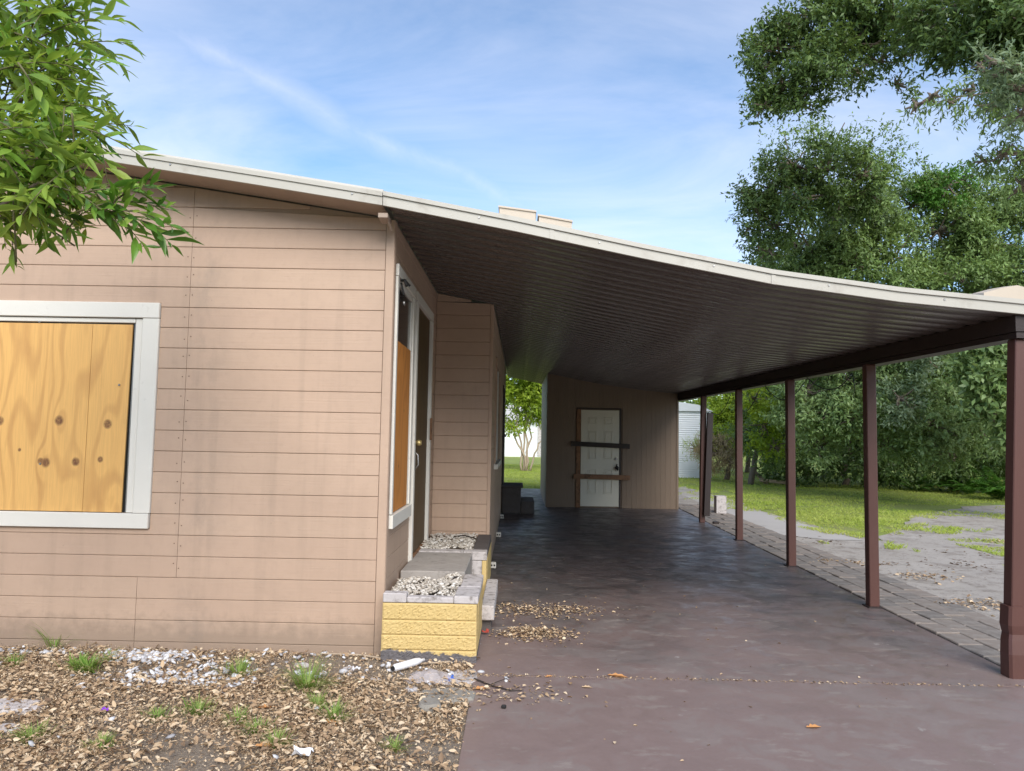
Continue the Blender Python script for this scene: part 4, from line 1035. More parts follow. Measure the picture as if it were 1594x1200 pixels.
# litter: bottle, bag, blue clips, wrapper, paper
a=Vector((-0.801, 5.027, 0.0));a.z=.05; b=Vector((-0.617, 5.198, 0.002)); b.z=.06
d_=(b-a)
bt=MB().tube([a,a+d_*.04,a+d_*.7,a+d_*.85,a+d_*.9,b],[.014,.024,.026,.02,.011,.010],10).obj('white_bottle',M['plastic'],None,True); tag(bt,'empty white plastic bottle lying by the planter foot','bottle')
MB().tube([a-d_*.02+Vector((0,-.01,0)),a-d_*.0],[.015,.015],10).obj('base_ring',M['black'],bt)
r=np.random.default_rng(77); a=(-0.532, 4.919, -0.001); nx=12
V=[];
for j in range(nx):
    for i in range(nx):
        u,v=i/(nx-1)-.5,j/(nx-1)-.5
        V.append((a[0]+u*.30+r.normal()*.008,a[1]+v*.2+r.normal()*.008,a[2]+.02+max(0,.055*(1-3*(u*u+v*v)))*r.uniform(.3,1.3)))
Q=np.array([[j*nx+i,j*nx+i+1,(j+1)*nx+i+1,(j+1)*nx+i] for j in range(nx-1) for i in range(nx-1)])
def f_bag(t,b,v,o):
    b.inputs['Base Color'].default_value=(.75,.68,.68,1); b.inputs['Roughness'].default_value=.2; b.inputs['Alpha'].default_value=.5
M['bag']=mat('clear_plastic_film',f_bag)
tag(link('plastic_bag',qmesh('plastic_bag',np.array(V),Q,M['bag'])),'crumpled clear plastic bag between the bottle and the blue clip','bag')
a=Vector((-0.454, 4.899, -0.001)); a.z+=.03
bl=MB().cbox(a.x,a.x+.07,a.y-.01,a.y+.01,a.z,a.z+.012,.003).tube([a+Vector((.02,-.03,.0)),a+Vector((.06,.03,.015))],.006,6).tube([a+Vector((.04,-.04,.0)),a+Vector((.03,.03,.012))],.006,6).obj('blue_clip',M['blue']); tag(bl,'small broken blue plastic clip in the debris','plastic scrap')
def scrap(name,p,s,m,label,cat,seed):
    r=np.random.default_rng(seed); mb=MB(); n=5
    for j in range(n):
        for i in range(n): mb.v.append((p[0]+s*(i/(n-1)-.5)*r.uniform(.8,1.1),p[1]+s*.7*(j/(n-1)-.5),gz(p[1])+.04+s*.35*abs(r.normal())*.5))
    for j in range(n-1):
        for i in range(n-1):
            k=j*n+i; mb.f.append((k,k+1,k+n+1,k+n))
    me=bpy.data.meshes.new(name);me.from_pydata(mb.v,[],mb.f);me.materials.append(M[m]); tag(link(name,me),label,cat)
scrap('candy_wrapper',(-2.282, 4.233, -0.008),.05,'purple','tiny purple wrapper in the dry leaves','wrapper',1)
scrap('paper_scrap',(-1.029, 3.728, -0.013),.10,'plastic','torn white paper scrap at the bottom of the litter bed','paper',2)
scrap('red_scrap',(-0.232, 5.981, 0.01),.06,'red','small red scrap by the side step','scrap',3)
scrap('paper_scrap',(-1.046, 5.012, 0.0),.06,'plastic','small white scrap in the pebbles left of the bottle','paper',6)
# long dry stick at the wall foot, twig on the driveway
pts=[(-1.373, 5.376, 0.004),(-1.096, 5.366, 0.004),(-0.85, 5.266, 0.003),(-0.617, 5.198, 0.002),(-0.424, 5.266, 0.003),(-0.296, 5.36, 0.004)]
tag(MB().tube([(p[0],p[1],p[2]+.03) for p in pts],[.004,.007,.008,.007,.006,.003],6).obj('dry_stick',M['bark_pale']),'long thin dry stick lying along the foot of the wall and planter','stick')
pts=[(-0.255, 4.912, -0.001),(-0.138, 4.789, -0.002),(-0.016, 4.706, -0.003),(0.064, 4.721, -0.003)]
tag(MB().tube([(p[0],p[1],p[2]+.032) for p in pts],[.005,.005,.004,.002],6).tube([((-0.138, 4.789, -0.002)[0],(-0.138, 4.789, -0.002)[1],.04),((0.003, 4.976, -0.0)[0],(0.003, 4.976, -0.0)[1],.035)],[.003,.0015],5).obj('forked_twig',M['dark_wood']),'dark forked twig on the driveway corner','twig')
tag(MB().cbox(*(lambda p:(p[0],p[0]+.03,p[1],p[1]+.02,p[2]+.024,p[2]+.045))((-0.069, 4.422, -0.006)),.006).obj('black_scrap',M['black']),'small black scrap on the driveway corner','scrap')
# grass tufts and weeds
def tuft(p,label,n=60,h=.12,spread=.07,m='weed',w_=.006,seed=0,lean=.9):
    r=np.random.default_rng(seed); n=int(n*2.2); spread*=(1.15 if h>.055 else .8); h*=1.1 if h>.08 else 1.45; P=np.zeros((n,3)); a=r.uniform(0,6.28,n); q=np.abs(r.normal(0,.5,n))*spread
    P[:,0]=p[0]+np.cos(a)*q;P[:,1]=np.minimum(p[1]+np.sin(a)*q,5.41);P[:,2]=gz(P[:,1])+.012
    ln=h*r.uniform(.5,1.15,n)*1.15
    o=link('grass_tuft',blades('grass_tuft',P,a+r.normal(0,.5,n),ln,np.full(n,w_),M[m],seed,.45,lean)); return tag(o,label,'grass tuft','weeds growing through the leaf litter')
T=[((480,1075),'tallest green grass tuft, in the litter below the wall',110,.17,.09),
((125,1045),'leafy weed at the left end of the white pebbles',50,.10,.06),
((138,1050),'second leafy weed beside the pebbles, slightly nearer',60,.08,.05),
((372,1055),'feathery weed at the right end of the white pebbles',70,.11,.08),
((88,1012),'tall seeding grass against the wall under the window',20,.24,.05),
((495,1105),'small grass tuft below the tallest one',50,.07,.05),
((520,1125),'bright small tuft by the long yellow leaf',60,.08,.05),
((310,1115),'low grass patch in the middle of the litter bed',70,.06,.09),
((245,1125),'faint low grass patch near the purple wrapper',50,.05,.07),
((48,1155),'low grass patch at the lower left corner',70,.06,.08),
((370,1130),'thin sprout right of the middle patch',40,.06,.05),
((155,1170),'broad-leaved weed at the bottom left',60,.05,.08),
((430,1165),'thin grass near the white paper scrap',50,.06,.05),
((615,1172),'small tuft near the driveway edge at the bottom',40,.05,.05),
((170,1035),'tiny green sprout among the white pebbles',25,.10,.03),
((20,1040),'small weed at the wall foot by the left edge',40,.06,.06),
((400,1145),'yellowish grass patch in the lower litter',50,.05,.1)]
for k,(p,l,n,h,s) in enumerate(T):
    q={}
T2=[(-1.279, 4.72, -0.003),(-2.868, 4.987, -0.0),(-2.778, 4.928, -0.001),(-1.792, 4.927, -0.001),(-3.303, 5.427, 0.004),(-1.135, 4.411, -0.006),(-0.996, 4.23, -0.008),(-1.772, 4.28, -0.007),(-1.96, 4.178, -0.008),(-2.478, 3.9, -0.011),(-1.508, 4.158, -0.008),(-2.069, 3.806, -0.012),(-1.207, 3.887, -0.011),(-0.595, 3.865, -0.011),(-2.754, 5.128, 0.001),(-3.342, 5.022, 0.0),(-1.359, 4.038, -0.01)]
for k,(t_,p) in enumerate(zip(T,T2)):
    wide=.0085 if 'leaf' in t_[1] and 'weed' in t_[1] else .0042
    tuft(p,t_[1],t_[2],t_[3],t_[4],seed=k,w_=wide,lean=.55)

# ---------------- lawn grass ----------------
def in_poly(P,poly):
    x,y=P[:,0],P[:,1]; ins=np.zeros(len(P),bool); n=len(poly)
    for i in range(n):
        x1,y1=poly[i];x2,y2=poly[(i+1)%n]
        c=((y1>y)!=(y2>y))&(x<(x2-x1)*(y-y1)/((y2-y1)+1e-12)+x1); ins^=c
    return ins
sand_poly=[(3.3,-8),(18,-8)]+[tuple(p) for p in sandp]+[(3.45,20)]
# the polygon of the bare yard bounds the lawn on its near side
r=np.random.default_rng(50)
n=150000; y=8+(r.uniform(0,1,n)**1.4)*24; x=3.5+r.uniform(0,1,n)*(np.minimum(.82*y,22)-3.5)
P=np.stack([x,y,np.zeros(n)],1)
edge=in_poly(P+np.stack([.9*pn(P,1.5,60)+.3*pn(P,6,67),1.0*pn(P,1.3,61)+.3*pn(P,7,68),np.zeros(n)],1),sand_poly)
g=pn(P,1.1,62)+.6*pn(P,4,63)
pt1=(np.abs(P[:,0]-8.6)<1.9)&(np.abs(P[:,1]-11.2)<.9)
keep=(~edge & ((g>-1.35)))|(edge&(g>1.15)&(P[:,0]>4.6))|(pt1&(g>-.2))
bare=np.exp(-(((P[:,0]-(8.2))/1.6)**2+((P[:,1]-17.3)/1.1)**2)**2)
keep&=r.uniform(0,1,n)>bare*.75
keep&=~((P[:,0]<4.35)&(P[:,1]<16.5))
P=P[keep]
n2=26000; y=20.6+r.uniform(0,1,n2)*14; x=-1.2+r.uniform(0,1,n2)*3.2
P2=np.stack([x,y,np.zeros(n2)],1); P=np.concatenate([P,P2]); n=len(P)
P[:,2]=gz(P[:,1])+.005; a=r.uniform(0,6.28,n)
D=np.stack([np.cos(a)*.9,np.sin(a)*.9,np.ones(n)],1); ln=r.uniform(.03,.08,n)*(1+.45*pn(P,1.5,64)+.25*pn(P,5,66))
o=link('lawn_grass',leaves('lawn_grass',P,D,np.array([0,-.6,1.])+r.normal(size=(n,3))*.5,np.maximum(ln,.02),np.full(n,.012),M['blade'],.2)); tag(o,'mown sunlit lawn grass behind the sandy yard','grass',kind='stuff')
# weeds on the sand
for k,(p,l) in enumerate([((4.605, 11.164, 0.062),'green weed patch right of the third post on the sand edge'),((4.269, 9.568, 0.046),'small weed by the sand drift between the posts'),((4.942, 10.11, 0.051),'leafy weed behind the second post'),((4.336, 8.579, 0.036),'faint weed on the sand near the second post'),((4.699, 9.066, 0.041),'pale weed patch further right on the sand')]):
    o=tuft(p,l,70,.07,.18,'weed',.014,80+k); o['group']='weeds on the sandy yard'
for k,(p,l,sx,nn) in enumerate([((4.096, 9.639, 0.046),'dark dried leaf drift on the sand between the middle posts',.5,260),((4.437, 7.369, 0.024),'dark twiggy debris drift on the sand by the nearest post',.9,260),((4.787, 8.805, 0.038),'small dark debris patch in the middle of the sand',.5,120),((7.616, 11.855, 0.069),'dark debris at the right edge of the yard',.5,80)]):
    scatter('debris_drift',l,p[0],p[1],sx,.3,nn,90+k,.02,'litter',.02,(.02,.06))

P=pts_in(9000,4.4,15,5.5,14,95); r=np.random.default_rng(96); k=(pn(P,1.6,97)+.5*pn(P,5,98)+r.uniform(-.3,.3,len(P)))>.75; P=P[k&in_poly(P,sand_poly)]; n=len(P)
P[:,2]=gz(P[:,1])+.018; D=r.normal(size=(n,3));D[:,2]*=.15; ln=r.uniform(.02,.08,n)
o=link('yard_debris',leaves('yard_debris',P,D,np.array([0,0,1.])+r.normal(size=(n,3))*.3,ln,ln*r.uniform(.15,.45,n),M['yard_deb'],.15,True)); tag(o,'dark twigs and leaf scraps strewn over the grey sandy yard','debris',kind='stuff')
# cinder block
cbp=(4.134, 15.27, 0.103); x,y,z=cbp; z+=.0
mb=MB(); 
for args in ((-.1,.1,-.2,-.165,0,.2),(-.1,.1,-.015,.015,0,.2),(-.1,.1,.165,.2,0,.2),):
    mb.cbox(x+args[0],x+args[1],y+args[2],y+args[3],z,z+.40,.004)
mb2=MB()
cb=MB().cbox(x-.1,x+.1,y-.20,y-.165,z,z+.38,.004).obj('concrete_block',M['conc_light']); tag(cb,'grey hollow concrete block standing on end at the lawn edge','concrete block')
for a_,b_ in ((-.1,-.072),(.072,.1)): MB().box(x+a_,x+b_,y-.1645,y-.0,z,z+.38).obj('web',M['conc_light'],cb)
MB().box(x-.071,x+.071,y-.03,y-.0,z+.005,z+.375).obj('web',M['conc_light'],cb)
for z_ in (0,.175,.345): MB().box(x-.0715,x+.0715,y-.1645,y-.031,z+z_,z+z_+.035).obj('web',M['conc_light'],cb)
# ---------------- far things ----------------
# white metal shed
sx0,_,_=(5.99, 27.0, 1.24); sx1,_,_=(7.01, 27.0, 1.26); g0=gz(27)
ms=empty('metal_shed',((sx0+sx1)/2,27,g0),'white corrugated metal shed at the far side of the lawn','shed')
zt_=(5.98, 27.0, 2.88)[2]; zt2=(7.01, 27.0, 2.54)[2]
x0_=sx0-1.2; nrib=34
mb=MB(); hh=(zt_-g0)/nrib
for k in range(nrib-3):
    mb.prism([(27.0,g0+k*hh),(26.97,g0+k*hh+.01),(26.99,g0+(k+1)*hh-.005),(27.0,g0+(k+1)*hh)],0,x0_,sx1)
mb.box(x0_,sx1,27.001,29.5,g0,zt_-hh*3-.001); mb.obj('wall',M['white_metal'],ms)
MB().prism([(x0_-.1,zt_-hh*3),(sx1+.08,zt_-hh*3),(sx1-.45,zt_),(x0_-.1,zt_+.25)],1,26.9,29.6).obj('roof',M['white_metal'],ms)
MB().cbox(sx1-.06,sx1+.03,26.93,26.965,g0,zt_-hh*3,.01).obj('corner_trim',M['white_metal'],ms)
# neighbour's white house seen through the gap
nh=empty('neighbour_house',(0,45,gz(45)),'white building glimpsed through the gap at the back of the carport','building')
g1=gz(45)
MB().box(-7,6,45,52,g1-.2,(0.53, 45.0, 2.58)[2]).obj('wall',M['white_metal'],nh)
zt3=(0.53, 45.0, 2.58)[2]
MB().prism([(44.6,zt3),(52.4,zt3),(48.5,zt3+1.1)],0,-7.3,6.3).obj('roof',M['roof'],nh)
MB().cbox(-3.4,-2.6,44.96,44.995,g1+.9,g1+1.8,.01).obj('window',M['glass'],nh)
MB().cbox(1.2,2.0,44.96,44.995,g1+.05,g1+2.0,.01).obj('door',M['conc_light'],nh)
# timber lying in the yard
tb=bar((10.044, 31.916, 0.269),(8.07, 24.5, 0.23),.1,.14,'broken_timber',M['bark_pale'],None)
def W_timber(): pass
tag(tb,'short broken timber propped at the hedge foot','timber')
tb.location=Vector((7.67, 24.5, 0.75)); tb.rotation_euler=(Vector((8.1, 24.4, 0.28))-Vector((7.67, 24.5, 0.75))).to_track_quat('Z','X').to_euler(); tb.scale=(1,1,1)
tb2=bar((7.88, 24.2, 0.35),(8.82, 24.2, 0.26),.1,.1,'fallen_timber',M['bark_pale'],None); tag(tb2,'long thin timber lying along the lawn edge before the hedge','timber')

def lobesW(lst):
    return [(p[0],p[1],p[2],r_*p[1]/1150,dn) for p,r_,dn in lst]
# overhanging oak, top right
oak=empty('oak_tree',(13.2,14,gz(14)),'big dark oak whose branches hang into the upper right of the sky','tree')
ol=lobesW([((4.94, 14.0, 9.28),48,1.1),((5.45, 14.0, 9.8),60,1),((6.29, 14.2, 9.6),70,1.1),((5.59, 13.6, 8.62),60,1.2),((5.0, 14.0, 8.56),42,1),((4.69, 14.0, 8.11),28,1),((5.3, 13.8, 8.09),34,1),((6.46, 14.0, 10.01),60,1.2),((4.86, 14.3, 9.11),30,.7),
 ((6.44, 14.0, 8.84),36,.7),((7.21, 14.0, 10.02),60,.9),((6.94, 14.0, 9.04),28,.45),((7.44, 14.0, 9.18),26,.35),((7.25, 14.0, 8.59),26,.3),((7.27, 13.0, 9.19),50,.8)])
crown('crown',ol,M['lf_oak'],oak,per=1000,leaf=.105,wid=.42,sprig=.26,nl=7,gap=.22,seed=1,inner=.45)
ol2=lobesW([((7.25, 12.0, 8.89),60,1.2),((7.46, 11.5, 8.32),60,1.2),((7.63, 11.0, 8.14),80,1.2),((7.24, 12.0, 8.39),40,.9),((7.5, 11.5, 7.95),40,1),((8.09, 11.0, 7.23),80,1.3),((7.96, 11.5, 7.75),50,1.1)])
crown('crown',ol2,M['lf_oak'],oak,per=1000,leaf=.12,wid=.36,sprig=.3,nl=7,gap=.15,seed=2)
ol3=lobesW([((6.36, 9.5, 6.54),32,1),((6.52, 9.5, 6.28),36,1),((6.19, 9.5, 6.67),22,.8),((6.76, 9.8, 6.07),26,.9)])
crown('crown',ol3,M['lf_pale'],oak,per=900,leaf=.11,wid=.3,sprig=.3,nl=8,gap=.1,seed=3)
ol4=lobesW([((5.98, 11.0, 6.75),20,.5),((6.23, 11.0, 6.9),20,.5),((6.52, 11.0, 6.8),16,.5),((6.87, 11.0, 7.01),28,.6),((7.1, 11.0, 6.76),26,.6),((7.02, 11.0, 7.37),22,.5),((7.44, 11.0, 6.62),30,.8),((7.91, 11.5, 6.22),34,1),((7.66, 11.5, 6.21),26,.5),((7.89, 11.5, 5.7),30,.9),((7.62, 12.0, 6.3),24,.4)])
crown('crown',ol4,M['lf_mid'],oak,per=800,leaf=.11,wid=.26,sprig=.34,nl=8,gap=.15,seed=4,droop=.5)
tb_=MB()
limb(tb_,(13.2,14,0),(12.6,13.6,6.5),.34,.26,seed=1); l1=limb(tb_,(12.6,13.6,6.5),(7.97, 13.0, 9.2),.17,.1,seed=2,sag=.5); limb(tb_,(7.96, 13.0, 8.95),(7.08, 14.0, 9.89),.1,.07,seed=3,sag=.2)
limb(tb_,(7.08, 14.0, 9.89),(6.08, 14.0, 10.01),.06,.04,seed=4); limb(tb_,(7.33, 14.0, 9.83),(6.2, 14.0, 9.36),.055,.03,seed=5,sag=.1); limb(tb_,(7.83, 14.0, 9.97),(6.7, 14.0, 9.3),.05,.02,seed=6)
limb(tb_,(6.2, 14.0, 9.36),(5.32, 14.0, 8.82),.04,.02,seed=7);limb(tb_,(6.2, 14.0, 9.36),(4.88, 14.0, 9.21),.035,.015,seed=8);limb(tb_,(5.32, 14.0, 8.82),(4.81, 14.0, 8.17),.02,.01,seed=9);limb(tb_,(6.08, 14.0, 10.01),(5.07, 14.0, 9.86),.03,.012,seed=10)
limb(tb_,(12.6,13.6,6.5),(6.91, 10.0, 6.71),.12,.04,seed=11);limb(tb_,(7.6, 11.0, 7.02),(6.13, 11.0, 6.82),.02,.006,seed=12); limb(tb_,(12.6,13.6,6.5),(7.91, 11.5, 6.11),.06,.02,seed=13)
def subs(mb,lim,seed=0):
    q=random.Random(seed)
    for (c,cc) in lim:
        for e in cc: limb(mb,c,tuple(e),.03,.008,n=4,wig=.12,seed=q.random())
subs(tb_,LIMBS)
tb_.obj('trunk',M['bark'],oak,True)
def tree(name,label,base,lob,m,per,leaf,seed,limbs=6,gap=.12,trunk_r=.11,wid=.4,bark='bark',extra=None,droop=.15,group='trees and shrubs walling the far side of the yard',cat='tree',inner=.4,sprig=.3,nl=7):
    t=empty(name,(base[0],base[1],gz(base[1])),label,cat,group)
    LIMBS.clear(); lb=lobesW(lob); crown('crown',lb,M[m],t,per=per,leaf=leaf,wid=wid,seed=seed,gap=gap,droop=droop,inner=inner,sprig=sprig,nl=nl)
    if extra: crown('crown',lobesW(extra[0]),M[extra[1]],t,per=extra[2],leaf=leaf,wid=wid,seed=seed+50,gap=gap)
    mb=MB(); top=max(l[2] for l in lb); hub=Vector((base[0]+.2,base[1]+1.2,gz(base[1])+(top-gz(base[1]))*.4))
    limb(mb,(base[0],base[1]+1.2,gz(base[1])-.1),hub,trunk_r,trunk_r*.7,seed=seed)
    rr=random.Random(seed); ls=sorted(lb,key=lambda l:-l[3])[:limbs]
    for i,l in enumerate(ls): limb(mb,hub,(l[0],l[1]+.2,l[2]+l[3]*.4),trunk_r*.45,.015,seed=seed*7+i,wig=.14)
    if trunk_r>.105: subs(mb,LIMBS,seed)
    mb.obj('trunk',M[bark],t,True); return t
# left tree of the group: dark round crown against the sky
tree('broadleaf_tree','dark broadleaf tree leaning left against the sky, above the carport roof',(9.5,25),
 [((6.74, 18.0, 8.49),52,1),((7.61, 18.0, 8.35),58,1),((6.17, 18.0, 7.83),38,1),((6.81, 17.6, 7.47),55,1.1),((5.85, 18.0, 7.26),34,.9),((5.54, 18.0, 7.74),20,.6),((7.92, 18.0, 7.62),48,1),((6.25, 18.0, 6.94),40,1),((5.61, 18.0, 6.85),20,.5),((6.08, 18.0, 6.29),30,.8)],
 'lf_oak',700,.12,11,gap=.28,extra=([((8.21, 17.6, 8.05),38,.8),((8.54, 17.8, 7.72),34,.8)],'lf_mid',900),inner=.5)
tree('wispy_tree','thin wispy treetop behind the dark broadleaf crown',(10.6,26),
 [((8.11, 20.0, 10.18),34,.4),((9.0, 20.0, 10.29),36,.4),((9.79, 20.0, 9.84),34,.4),((10.31, 20.0, 9.48),28,.35),((7.31, 20.0, 9.99),30,.35),((8.64, 20.0, 9.64),40,.6),((10.75, 20.0, 9.04),30,.4),((6.69, 20.0, 9.52),24,.25),((10.04, 20.0, 8.85),40,.8)],
 'lf_mid',420,.11,12,gap=.3,inner=.6,trunk_r=.1)
tree('broadleaf_tree','mid-green bushy tree directly above the middle of the carport roof edge',(12.2,24),
 [((7.78, 20.6, 7.08),44,1),((8.52, 20.2, 7.26),55,1),((9.5, 20.2, 7.63),58,1),((9.03, 19.8, 6.45),60,1),((7.93, 20.1, 6.14),50,1),((10.18, 20.0, 6.69),60,1),((7.23, 20.6, 6.79),34,.8),((8.63, 20.1, 5.62),60,1),((10.38, 20.1, 5.65),70,1),((6.87, 20.6, 6.42),22,.5)],
 'lf_mid',620,.125,13,extra=([((8.44, 19.6, 7.62),30,1),((9.48, 19.6, 7.81),30,1)],'lf_pale',700))
tree('broadleaf_tree','tall bushy tree rising behind the right end of the carport roof',(15.,24),
 [((11.32, 21.1, 8.49),48,.9),((12.26, 21.1, 8.89),50,1),((13.36, 21.1, 8.72),60,1),((11.76, 20.6, 7.6),70,1),((13.19, 20.6, 7.26),75,1.1),((14.3, 20.6, 8.01),70,1.1),((13.72, 20.1, 6.24),80,1.1),((11.97, 20.1, 6.21),70,1),((14.22, 20.1, 5.36),80,1),((12.48, 20.1, 5.33),70,1)],
 'lf_mid',600,.125,14,extra=([((11.77, 20.1, 8.73),34,1),((12.52, 20.6, 9.1),26,.7),((11.42, 20.6, 8.71),26,.7)],'lf_fern',500))
tree('dense_shrub','tall grey-green shrub seen between the middle carport posts',(10.8,23.5),
 [((7.5, 19.3, 2.9),50,1),((8.1, 19.3, 3.42),60,1),((8.53, 18.8, 3.06),60,1),((7.25, 19.3, 2.23),40,.9),((7.87, 18.8, 2.39),55,1),((8.45, 18.3, 2.23),45,1),((7.82, 19.3, 1.57),36,.7),((8.55, 18.8, 4.04),60,1)],
 'lf_shrub',750,.115,15,cat='shrub')
tree('dense_shrub','broad dark shrub filling the widest opening right of the second post',(14.,23),
 [((9.26, 18.3, 3.19),60,1),((10.05, 18.3, 3.05),60,1),((10.54, 17.8, 2.87),60,1),((9.14, 17.8, 2.23),55,1),((9.68, 17.4, 2.07),55,1),((10.58, 17.4, 2.09),50,1),((9.75, 18.3, 4.0),60,1),((11.01, 18.3, 3.86),70,1),((9.07, 18.3, 1.6),32,.7),((10.08, 17.6, 1.48),38,.8)],
 'lf_shrub',750,.115,16,cat='shrub',extra=([((8.74, 17.0, 2.64),36,1),((9.51, 17.3, 3.57),30,1)],'lf_pale',600))
tree('dense_shrub','glossy large-leaved shrub right beside the nearest post',(15.6,20),
 [((9.41, 14.8, 2.92),50,1),((9.93, 14.8, 3.32),60,1),((9.39, 14.8, 2.28),36,.8),((10.15, 14.8, 2.29),60,1),((9.62, 14.8, 3.7),45,1),((10.26, 14.8, 1.53),50,1)],
 'lf_shrub',650,.15,17,cat='shrub',wid=.45)
tree('light_shrub','yellowish shrub between the third and fourth posts',(7.6,23),
 [((7.71, 23.5, 2.75),36,1),((7.94, 23.0, 2.14),40,1),((7.74, 23.0, 1.34),36,.9),((8.26, 22.8, 1.55),34,.8),((7.4, 23.5, 1.94),30,.8),((8.43, 23.5, 3.18),34,1)],
 'lf_mid',520,.12,18,cat='shrub',extra=([((7.24, 21.8, 2.11),36,.9),((7.65, 21.6, 2.48),34,.9),((7.03, 22.0, 2.87),30,.9),((7.52, 21.8, 1.45),26,.8)],'lf_yel',420),limbs=8)
tree('yellow_green_tree','bright yellow-green tree beside the white metal shed',(9.6,30),
 [((8.69, 31.0, 2.83),34,1),((9.5, 31.0, 3.25),38,1),((8.29, 30.5, 2.14),26,.9),((9.06, 30.0, 2.15),32,1),((10.17, 31.0, 2.85),30,1),((8.67, 30.0, 1.5),24,.8),((8.42, 32.0, 3.42),20,.6)],
 'lf_yel',620,.15,19,group='trees and shrubs walling the far side of the yard')
tree('dry_bush','tan dried-out bush in front of the white metal shed',(7.3,25),
 [((6.66, 25.3, 1.17),26,1),((7.04, 25.5, 1.51),24,1),((6.49, 25.5, 1.5),20,.8),((7.01, 25.0, 0.97),22,1)],
 'lf_dry',900,.14,20,wid=.12,cat='bush',droop=.6,extra=([((6.23, 25.8, 1.27),26,.6),((6.79, 25.8, 1.72),26,.6)],'lf_yel',600))
tree('broadleaf_tree','farther dark tree closing the gap behind the shrubs at right',(17,26),
 [((12.44, 25.0, 4.43),80,1),((14.18, 25.0, 4.46),90,1),((15.91, 25.0, 4.49),90,1),((17.62, 25.0, 4.08),90,1),((12.84, 25.0, 2.48),70,1),((14.56, 25.0, 2.29),70,1),((16.28, 25.0, 2.32),70,1),((18.0, 25.0, 2.35),70,1)],
 'lf_oak',230,.16,21,sprig=.5)
tree('broadleaf_tree','farther dark tree behind the grey-green shrub',(11.5,27),
 [((9.78, 26.0, 4.49),80,1),((11.36, 26.0, 4.29),80,1),((9.54, 26.0, 2.67),60,1),((11.11, 26.0, 2.25),65,1),((11.75, 25.0, 1.59),60,1),((10.2, 26.0, 1.22),45,1)],
 'lf_oak',230,.16,22,sprig=.5)
# dark undergrowth
def under(label,lst,seed,m='lf_oak'):
    t=crown('undergrowth',lobesW(lst),M[m],None,per=260,leaf=.16,seed=seed,sprig=.4); return tag(t,label,'undergrowth',kind='stuff')
under('dark undergrowth in deep shade at the foot of the hedge',[((9.21, 24.0, 0.73),30,1),((10.02, 23.5, 0.87),34,1),((10.8, 23.0, 1.0),36,1),((11.53, 22.5, 0.94),36,1),((12.5, 22.5, 1.05),40,1),((13.16, 22.0, 1.17),40,1),((14.3, 22.0, 1.29),50,1),((14.73, 21.0, 1.5),50,1),((8.55, 24.5, 0.59),24,1),((11.32, 25.0, 1.59),50,1),((13.47, 25.0, 1.63),50,1),((16.05, 25.0, 1.67),60,1)],31)
# distant treeline
tl=[]
rt=random.Random(8)
for i in range(60):
    x=-35+i*1.9; d=62+rt.uniform(-5,8); tl.append((x,d,gz(d)+rt.uniform(1.5,4.5),rt.uniform(2.5,4.2),1))
t=crown('treeline',tl,M['lf_mid'],None,per=28,leaf=.5,seed=40,sprig=1.2,wid=.6); tag(t,'distant line of trees beyond the back gardens','trees',kind='stuff')
rt=random.Random(18); tl=[]  # unseen trees added behind the camera, blocking low sky to darken the carport
for i in range(34):
    x=-44+i*2.7; tl.append((x,-24+rt.uniform(-4,3),rt.uniform(2.,6.5),rt.uniform(2.4,3.4),1))
t=crown('unseen_light_blocking_trees',tl,M['lf_mid'],None,per=55,leaf=.5,seed=41,sprig=1.2,wid=.6); tag(t,'unseen line of trees added behind the viewer to block low sky light','trees',kind='stuff')
# slender young tree in the gap
yt=empty('young_tree',(.33,29.5,gz(29.5)),'slender pale multi-stemmed young tree seen through the gap at the back','tree')
b0=(0.35, 29.5, 0.26)
mb=MB()
for k,(q0,q1) in enumerate([((-0.04, 29.5, 2.37),(-0.31, 29.5, 3.39)),((0.29, 29.5, 2.63),(0.12, 29.4, 3.65)),((0.55, 29.4, 2.37),(0.74, 29.4, 3.27)),((0.43, 29.6, 3.67),(0.53, 29.6, 4.06)),((-0.16, 29.3, 1.85),(-0.42, 29.2, 2.23)),((0.82, 29.3, 1.36),(1.11, 29.2, 1.62))]):
    a=Vector((b0[0]+(k-2.5)*.06,b0[1],gz(29.5)-.05)); limb(mb,a,q0,.045,.03,seed=60+k); limb(mb,q0,q1,.028,.012,seed=70+k)
mb.obj('trunk',M['bark_pale'],yt,True)
crown('crown',lobesW([((-0.18, 29.5, 3.13),30,.9),((0.59, 29.5, 3.28),30,.9),((0.19, 29.5, 3.91),34,.9),((0.98, 29.5, 2.64),24,.8),((-0.37, 29.5, 2.1),18,.5),((0.4, 29.5, 2.37),20,.4),((-0.45, 29.5, 3.9),30,.8),((0.96, 29.5, 3.93),30,.8)]),M['lf_yel'],yt,per=650,leaf=.17,wid=.35,seed=61,gap=.2)
